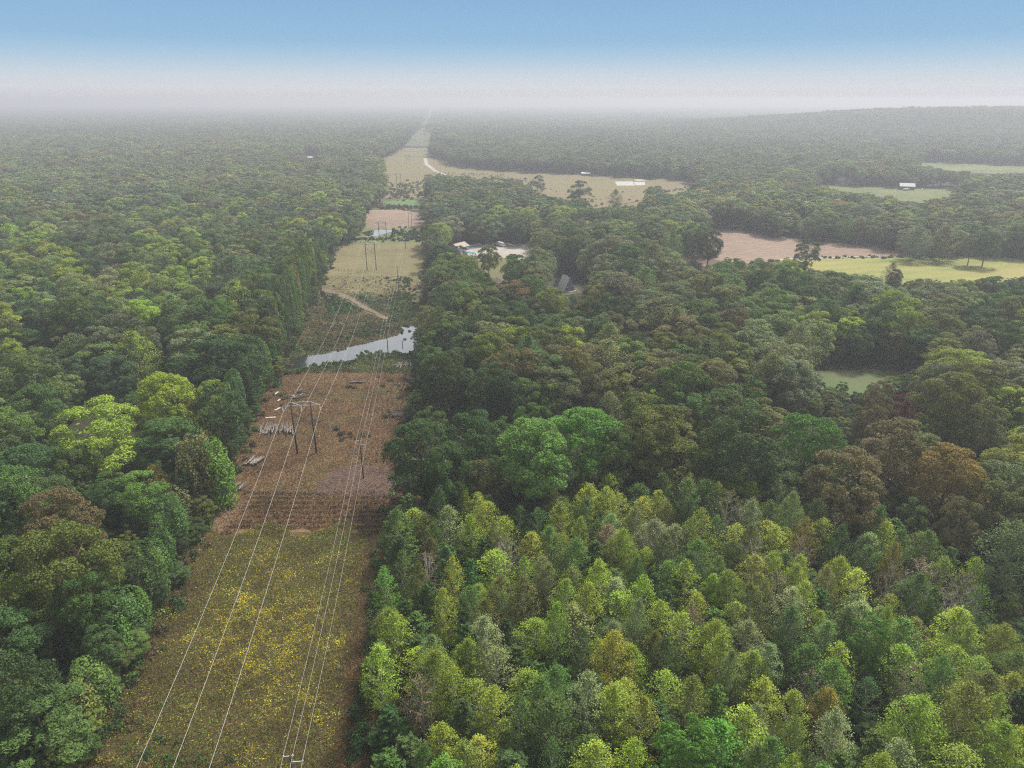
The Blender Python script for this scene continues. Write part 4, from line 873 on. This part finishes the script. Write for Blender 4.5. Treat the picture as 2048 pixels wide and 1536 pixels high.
# ------------------------------------------------------------------ logs
M_LOG = [solid('pale_log', (.125, .108, .094), .9, .35, 1.2), solid('grey_log', (.15, .13, .115), .9, .4, 1.2), solid('dark_log', (.085, .065, .055), .9, .4, 1.2), solid('bleached_wood', (.33, .315, .295), .8, .15, 1.0)]
LOGME = {}
def logmesh(m, k):
    if (m, k) not in LOGME:
        r = np.random.default_rng(500 + m * 10 + k); b = bmesh.new(); n = 9; rings = []
        bend = r.normal(size=2) * .12
        for t in np.linspace(-.5, .5, 6):
            rr = .5 * (1.1 - .35 * (t + .5)) * r.uniform(.92, 1.08); cx, cy_ = bend * (t * t - .1) * 4
            rings.append([b.verts.new((cx + rr * math.cos(a) * r.uniform(.92, 1.08), cy_ + rr * math.sin(a), t)) for a in np.arange(n) * 2 * np.pi / n])
        for p, q in zip(rings, rings[1:]):
            for i in range(n): b.faces.new((p[i], p[(i + 1) % n], q[(i + 1) % n], q[i]))
        b.faces.new(rings[0][::-1]); b.faces.new(rings[-1]); bmesh.ops.recalc_face_normals(b, faces=b.faces)
        me = bpy.data.meshes.new('log'); b.to_mesh(me); b.free(); me.materials.append(M_LOG[m]); LOGME[(m, k)] = me
    return LOGME[(m, k)]
def log(p, az, tilt, length, rad, m, label, group, name='log'):
    o = link(bpy.data.objects.new(name, logmesh(m, int(rng.integers(3))))); o.location = p; o.scale = (2 * rad, 2 * rad, length)
    o.rotation_euler = (0, R(90) - tilt, az); return tag(o, label, 'log' if name != 'board' else 'board', group)
def pile(px0, px1, py, n, az, daz, length, rad, layers, mats, label, group, tilt=.0, depth=2.0):
    a, b = G(px0, py), G(px1, py)
    for i in range(n):
        t = rng.uniform(); p = a + (b - a) * t; z = rng.uniform(0, layers) * rad * 1.7 * (1 - .5 * abs(2 * t - 1)) + rad * .9 + .1
        p = p + np.array([rng.normal() * .15, rng.uniform(-depth / 2, depth / 2), z])
        log(p, az + rng.normal() * daz, tilt * abs(rng.normal()), length * rng.uniform(.7, 1.2), rad * rng.uniform(.7, 1.25), mats[rng.integers(len(mats))], label, group)
pile(520, 588, 862, 62, R(96), .28, 4.2, .17, 6, [0, 0, 0, 1], 'pale split log lying loose in the long pile beside the nearest tower', 'logs of the long pale pile', .25, 3.0)
pile(494, 520, 925, 18, R(80), .12, 3.6, .22, 3, [1, 2, 1], 'grey log of the neat stack under the forest edge', 'logs of the neat grey stack', 0, 1.5)
pile(468, 488, 976, 12, R(72), .12, 3.4, .22, 3, [1, 0, 2], 'weathered log of the small stack half hidden in weeds', 'logs of the small stack in weeds', 0, 1.5)
pile(449, 460, 996, 7, R(65), .12, 3.2, .2, 2, [1, 0], 'weathered log of the lowest little stack by the red dirt edge', 'logs of the lowest little stack', 0, 1.0)
pile(796, 822, 732, 14, R(110), .6, 3.6, .22, 2, [0, 1, 2], 'pale log scattered beyond the small stack at the right forest edge', 'logs scattered at the right forest edge', .1, 4.0)
pile(812, 824, 758, 12, R(108), .16, 4.6, .24, 3, [0, 0, 1], 'pale log lying parallel at the foot of the right forest', 'parallel logs at the right forest edge', 0, 2.5)
pile(780, 818, 831, 16, R(8), .2, 5.0, .18, 3, [2, 2, 1], 'dark log of the brush heap by the right forest', 'logs of the dark brush heap', .05, 2.5)
pile(705, 728, 766, 5, R(2), .05, 5.0, .2, 1.5, [0, 0, 1], 'pale pole lying on top of the small brush mound', 'poles on the brush mound', 0, .8)
pile(585, 610, 795, 9, R(20), .5, 3.6, .2, 2, [3, 0, 0], 'bleached log in the jumble behind the nearest tower', 'logs of the jumble behind the tower', .1, 2.5)
pile(590, 622, 780, 9, R(100), .6, 3.2, .12, 2, [1, 2], 'grey branch in the jumble behind the nearest tower', 'branches of the jumble behind the tower', .2, 3.5)
for (a, b, az, ln, lb) in ((541, 836, R(10), 3.4, 'white board lying alone left of the long log pile'), (555, 819, R(60), 2.6, 'white slab on the ground, lowest of the three by the forest'), (558, 801, R(75), 1.6, 'white slab on the ground, middle of the three by the forest'), (553, 787, R(80), 2.4, 'white slab on the ground, uppermost of the three by the forest')):
    o = MB().box((0, 0, .16), (ln, .75, .2), bev=.03).build('board', M_LOG[3]); g = base(a, b); o.location = g; o.rotation_euler = (0, 0, az); tag(o, lb, 'board')

# ------------------------------------------------------------------ houses
M_BLUE = solid('blue_boards', (.13, .23, .34), .7, .15, 2); M_BLUEL = solid('light_blue_wall', (.22, .32, .42), .7, .1, 2); M_SHING = solid('grey_shingles', (.46, .445, .42), .85, .2, 3); M_WHITEP = solid('white_paint', (.46, .455, .44), .5, .05, 2)
M_GLASS = solid('window_glass', (.03, .04, .05), .1, .1, 1, 0, .6); M_RUST = solid('rusty_tin', (.25, .19, .16), .7, .35, .8); M_TANW = solid('tan_siding', (.36, .30, .23), .8, .1, 2); M_GREY = solid('grey_tin', (.17, .175, .18), .6, .12, 1, 0); M_DARK = solid('dark_grey', (.06, .06, .065), .7, .2, 2); M_BRNR = solid('brown_roof', (.10, .078, .062), .9, .25, 2); M_DECK = solid('weathered_deck', (.22, .19, .16), .9, .25, 2)
def on(a, b, rz, name, label, cat, group=None):
    g = base(a, b); g[2] = float(hgt(g[0], g[1])); return empty(name, g, rz, label, cat, group)
def gable_house(a, b, rz, w, d, h, rh, wall, roof, label, name='house', cat='house', wins=2, over=.4, door=True, group=None):
    e = on(a, b, rz, name, label, cat, group)
    MB().prism([(-w / 2, 0), (w / 2, 0), (w / 2, h), (0, h + rh), (-w / 2, h)], d).build('wall', wall, e).location = (0, -d / 2, 0)
    for s in (-1, 1):
        k = rh / (w / 2); x1 = w / 2 + over; 
        MB().prism([(0, h + rh + .03), (s * x1, h + rh + .03 - k * x1), (s * x1, h + rh + .18 - k * x1), (0, h + rh + .18)], d + 2 * over).build('roof', roof, e).location = (0, -d / 2 - over, 0)
    if door:
        dr = MB().box((0, -d / 2 - .03, 1.05), (1.0, .08, 2.1)).build('door', M_WHITEP, e); MB().cyl((.38, -d / 2 - .07, 1.0), (.38, -d / 2 - .14, 1.0), .05).build('handle', M_DARK, dr)
    for i in range(wins):
        xx = (-w * .30 if i == 0 else w * .30) if wins <= 2 else -w * .35 + w * .7 * i / (wins - 1)
        f = MB().box((xx, -d / 2 - .03, 1.6), (1.3, .08, 1.3)).build('window', M_WHITEP, e); MB().box((xx, -d / 2 - .075, 1.6), (1.06, .03, 1.06)).build('pane', M_GLASS, f)
    for s in (-1, 1):
        f = MB().box((s * (w / 2 + .03), 0, 1.6), (.08, 1.4, 1.2)).build('window', M_WHITEP, e); MB().box((s * (w / 2 + .075), 0, 1.6), (.03, 1.15, .95)).build('pane', M_GLASS, f)
    return e
# the A-frame cabin
e = on(1138, 583, R(22), 'cabin', 'blue-fronted A-frame cabin with steep grey roof by the tree-ringed pond', 'cabin')
w_, h_, d_ = 7.2, 7.8, 9.0
MB().prism([(-w_ / 2 + .25, .5), (w_ / 2 - .25, .5), (0, h_ - .35)], d_ - 1.2).build('front_wall', M_BLUE, e).location = (0, 0, 0)
for s in (-1, 1): MB().prism([(0, h_), (s * w_ / 2, 0), (s * (w_ / 2 + .22), 0), (0, h_ + .42)], d_).build('roof_slope', M_SHING, e).location = (0, -.6, 0)
MB().box((0, -1.3, .35), (7.4, 2.4, .3)).build('deck', M_DECK, e)
for xx in (-1.45, 1.35):
    f = MB().box((xx, -.04, 1.75), (1.7, .08, 1.7)).build('window', M_WHITEP, e); MB().box((xx - .38, -.09, 1.75), (.66, .03, 1.4)).box((xx + .38, -.09, 1.75), (.66, .03, 1.4)).build('pane', M_GLASS, f)
f = MB().box((0, -.04, 4.0), (1.5, .08, 1.1)).build('window', M_WHITEP, e); MB().box((0, -.09, 4.0), (1.2, .03, .85)).build('pane', M_GLASS, f)
for k in range(2): MB().box((0, -2.7 - .3 * k, .27 - .13 * k), (1.6, .3, .13)).build('step', M_DECK, e)
MB().cyl((1.0, 5, 5.5), (1.0, 5, 8.0), .25, .25, 8).build('chimney', M_RUST, e)
# shed and yard
e = gable_house(918, 501, R(-35), 9, 12, 3.2, 2.2, M_BLUEL, M_RUST, 'light blue shed with rusty pink tin roof beside the gravel yard', 'shed', 'shed', 1)
gable_house(1000, 574, R(25), 7, 9, 2.6, 2.0, M_TANW, M_BRNR, 'brown-roofed cottage almost buried in trees below the lawn', 'house', 'house')
gable_house(620, 319, R(-40), 8, 11, 3.0, 2.6, M_TANW, M_GREY, 'pale house alone in the hazy left woods', 'house', 'house')
gable_house(1684, 369, R(20), 9, 14, 5.0, 4.0, M_WHITEP, M_WHITEP, 'white farmhouse behind bare trees on the far lawn', 'house', 'house')
gable_house(1812, 379, R(70), 12, 16, 4.2, 3.2, M_DARK, M_GREY, 'dark barn with grey roof on the far lawn', 'barn', 'barn', 2)
gable_house(1922, 379, R(75), 9, 16, 2.8, 2.0, M_TANW, M_DECK, 'long low-roofed house at the right end of the far lawn', 'house', 'house')
gable_house(2038, 374, R(60), 8, 12, 3.2, 2.4, M_WHITEP, M_GREY, 'small white house at the right border among hazy trees', 'house', 'house')
gable_house(1275, 263, R(80), 16, 40, 4.5, 4.0, M_WHITEP, M_GREY, 'faint long farm building beside the hazy far field', 'barn', 'barn')
gable_house(1118, 247, R(50), 10, 16, 4.5, 4.5, M_WHITEP, M_WHITEP, 'faint white farmhouse next to the pale silo', 'house', 'house')
e = on(1102, 246, 0, 'silo', 'faint pale domed silo far off in the haze', 'silo')
MB().cyl((0, 0, 0), (0, 0, 17), 6, 6, 24).build('silo_wall', M_WHITEP, e)
m = MB(); 
for k in range(5): m.cyl((0, 0, 17 + 6 * math.sin(k * .3)), (0, 0, 17 + 6 * math.sin((k + 1) * .3)), 6 * math.cos(k * .3), 6 * math.cos((k + 1) * .3), 24)
m.build('dome', M_WHITEP, e)
e = on(1172, 351, R(75), 'pavilion', 'white-roofed open pavilion at the far meadow edge', 'pavilion')
for sx in (-1, 1):
    for sy in (-1, 0, 1): MB().cyl((sx * 3.6, sy * 5.5, 0), (sx * 3.6, sy * 5.5, 3), .15, .15, 8).build('post', M_DARK, e)
    MB().prism([(0, 4.6), (sx * 4.4, 2.9), (sx * 4.4, 3.05), (0, 4.78)], 13).build('roof_slope', M_WHITEP, e).location = (0, -6.5, 0)
MB().box((.5, 0, .9), (5, 9, 1.8)).build('stored_bales', M_DARK, e)

# ------------------------------------------------------------------ vehicles in the yard and far lawn
M_TYRE = solid('tyre', (.02, .02, .02), .9, .2, 3); M_RIM = solid('wheel_rim', (.45, .45, .46), .4, .1, 3, .6); M_WCAR = solid('white_car_paint', (.55, .55, .54), .3, .03, 1, 0, .5); M_RCAR = solid('faded_red_paint', (.30, .10, .085), .4, .1, 1, 0, .4); M_DCAR = solid('dark_paint', (.03, .033, .04), .3, .1, 1, 0, .5); M_TEAL = solid('teal_tarp', (.06, .30, .28), .7, .2, 1); M_OLIVE = solid('olive_canvas', (.10, .11, .07), .8, .2, 1); M_LAMP = solid('headlamp', (.8, .8, .76), .2, .02, 1)
def wheels(e, xs_, yw, r):
    for sx in xs_:
        for s in (-1, 1):
            wv = MB().cyl((sx, s * (yw - .12), r), (sx, s * (yw + .12), r), r, r, 18).build('wheel', M_TYRE, e); MB().cyl((sx, s * (yw + .115), r), (sx, s * (yw + .14), r), r * .6, r * .55, 14).build('rim', M_RIM, wv)
def car(a, b, rz, paint, label, pickup=False):
    e = on(a, b, rz, 'pickup_truck' if pickup else 'parked_car', label, 'pickup' if pickup else 'car')
    if pickup: prof = [(-2.6, .45), (2.6, .45), (2.65, 1.0), (1.3, 1.15), (.75, 1.8), (-.5, 1.82), (-.62, 1.1), (-2.6, 1.1)]
    else: prof = [(-2.2, .4), (2.2, .4), (2.25, .85), (1.1, 1.0), (.45, 1.45), (-1.1, 1.47), (-1.9, 1.0), (-2.25, .9)]
    MB().prism([(p, q) for p, q in prof], 1.8).build('body', paint, e).location = (0, -.9, 0)
    if pickup: MB().prism([(-.4, 1.2), (1.12, 1.2), (.68, 1.72), (-.4, 1.74)], 1.84).build('side_window', M_GLASS, e).location = (0, -.92, 0)
    else: MB().prism([(-1.6, 1.02), (.95, 1.02), (.38, 1.40), (-1.05, 1.41)], 1.84).build('side_window', M_GLASS, e).location = (0, -.92, 0)
    x0, x1, z0, z1 = (1.28, .78, 1.17, 1.76) if pickup else (1.08, .47, 1.02, 1.42)
    MB().poly([(x0 + .03, -.75, z0), (x0 + .03, .75, z0), (x1 + .04, .68, z1), (x1 + .04, -.68, z1)]).build('windscreen', M_GLASS, e)
    for s in (-1, 1): MB().box((prof[2][0] - .02, s * .62, .8), (.06, .32, .16)).build('headlight', M_LAMP, e)
    wheels(e, (-1.5, 1.45), .82, .36); return e
def box_truck(a, b, rz, paint, label):
    e = on(a, b, rz, 'box_truck', label, 'truck')
    MB().box((-1.0, 0, 1.95), (5.2, 2.3, 2.5), bev=.06).build('cargo_box', paint, e)
    MB().prism([(1.65, .6), (3.5, .6), (3.5, 1.35), (2.9, 1.5), (2.5, 2.3), (1.65, 2.35)], 2.0).build('cab', paint, e).location = (0, -1.0, 0)
    MB().poly([(2.93, -.85, 1.5), (2.93, .85, 1.5), (2.55, .8, 2.25), (2.55, -.8, 2.25)]).build('windscreen', M_GLASS, e)
    MB().box((-.2, 0, .6), (6.4, .9, .2)).build('chassis', M_DARK, e)
    for s in (-1, 1): MB().box((3.5, s * .7, 1.0), (.06, .35, .2)).build('headlight', M_LAMP, e)
    wheels(e, (-2.2, 2.6), .98, .45); return e
box_truck(1003, 493, R(-50), M_WCAR, 'white box truck parked at the back of the gravel yard')
car(1015, 493.5, R(-60), M_RCAR, 'faded red pickup beside the white box truck', True)
car(955, 491, R(170), M_WCAR, 'white car parked near the rusty-roofed shed')
car(975, 486, R(175), M_DCAR, 'dark car at the tree line behind the gravel yard')
car(1846, 380, R(10), M_WCAR, 'white car beside the dark barn on the far lawn')
car(992, 492, R(-60), M_DCAR, 'dark pickup left of the white box truck', True)
e = on(1026, 514, R(-8), 'trailer', 'olive-sided utility trailer on the front rim of the gravel yard', 'trailer')
MB().box((0, 0, .75), (4.6, 2.0, .2)).build('bed', M_DARK, e)
MB().box((0, -1.0, 1.35), (4.6, .08, 1.1)).box((0, 1.0, 1.35), (4.6, .08, 1.1)).box((-2.3, 0, 1.35), (.08, 1.92, 1.1)).build('side_panel', M_OLIVE, e)
MB().cyl((2.3, 0, .7), (3.6, 0, .55), .07, .07, 8).build('drawbar', M_DARK, e); wheels(e, (-.4, .5), 1.05, .36)
e = on(1812, 381.5, R(15), 'caravan', 'long white caravan parked before the dark barn', 'caravan')
MB().box((0, 0, 1.6), (8, 2.3, 2.0), bev=.25).build('body', M_WCAR, e)
for k in (-2.8, -1, 1.1, 2.8): MB().box((k, -1.16, 1.8), (1.0, .05, .7)).build('window', M_GLASS, e)
MB().cyl((4.0, 0, .7), (5.4, 0, .5), .08, .08, 8).build('drawbar', M_DARK, e); wheels(e, (-.6, .4), 1.05, .36)
for i, (a, b, m_, lb) in enumerate([(938, 506, M_TEAL, 'teal tarpaulin heap along the lawn side of the yard'), (948, 507, M_TEAL, 'smaller teal tarpaulin heap near the lone olive tree'), (929, 505, M_DARK, 'dark junk heap between shed and teal tarpaulin')]):
    bm = bmesh.new(); bmesh.ops.create_icosphere(bm, subdivisions=3, radius=1)
    for v in bm.verts: v.co = Vector((v.co.x * (2.6 if i != 1 else 1.8), v.co.y * 1.3, max(0, v.co.z) * (.9 + .35 * math.sin(v.co.x * 7) * math.cos(v.co.y * 6))))
    me = bpy.data.meshes.new('tarpaulin_heap'); bm.to_mesh(me); bm.free(); me.materials.append(m_); o = link(bpy.data.objects.new('tarpaulin_heap' if m_ is M_TEAL else 'junk_heap', me)); o.location = base(a, b); tag(o, lb, 'heap')

# ------------------------------------------------------------------ the hazy air
def make_haze():
    m = bpy.data.materials.new('haze'); m.use_nodes = True; t = m.node_tree; t.nodes.clear()
    o = N(t, 'ShaderNodeOutputMaterial'); v = N(t, 'ShaderNodeVolumePrincipled')
    v.inputs['Color'].default_value = (.51, .525, .56, 1); v.inputs['Density'].default_value = HAZE_DENSITY; v.inputs['Anisotropy'].default_value = HAZE_ANISO
    t.links.new(v.outputs[0], o.inputs['Volume'])
    b = MB().box((0, 4350, 54), (20000, 10100, 116)); h = b.build('haze', m); tag(h, kind='stuff')
make_haze()
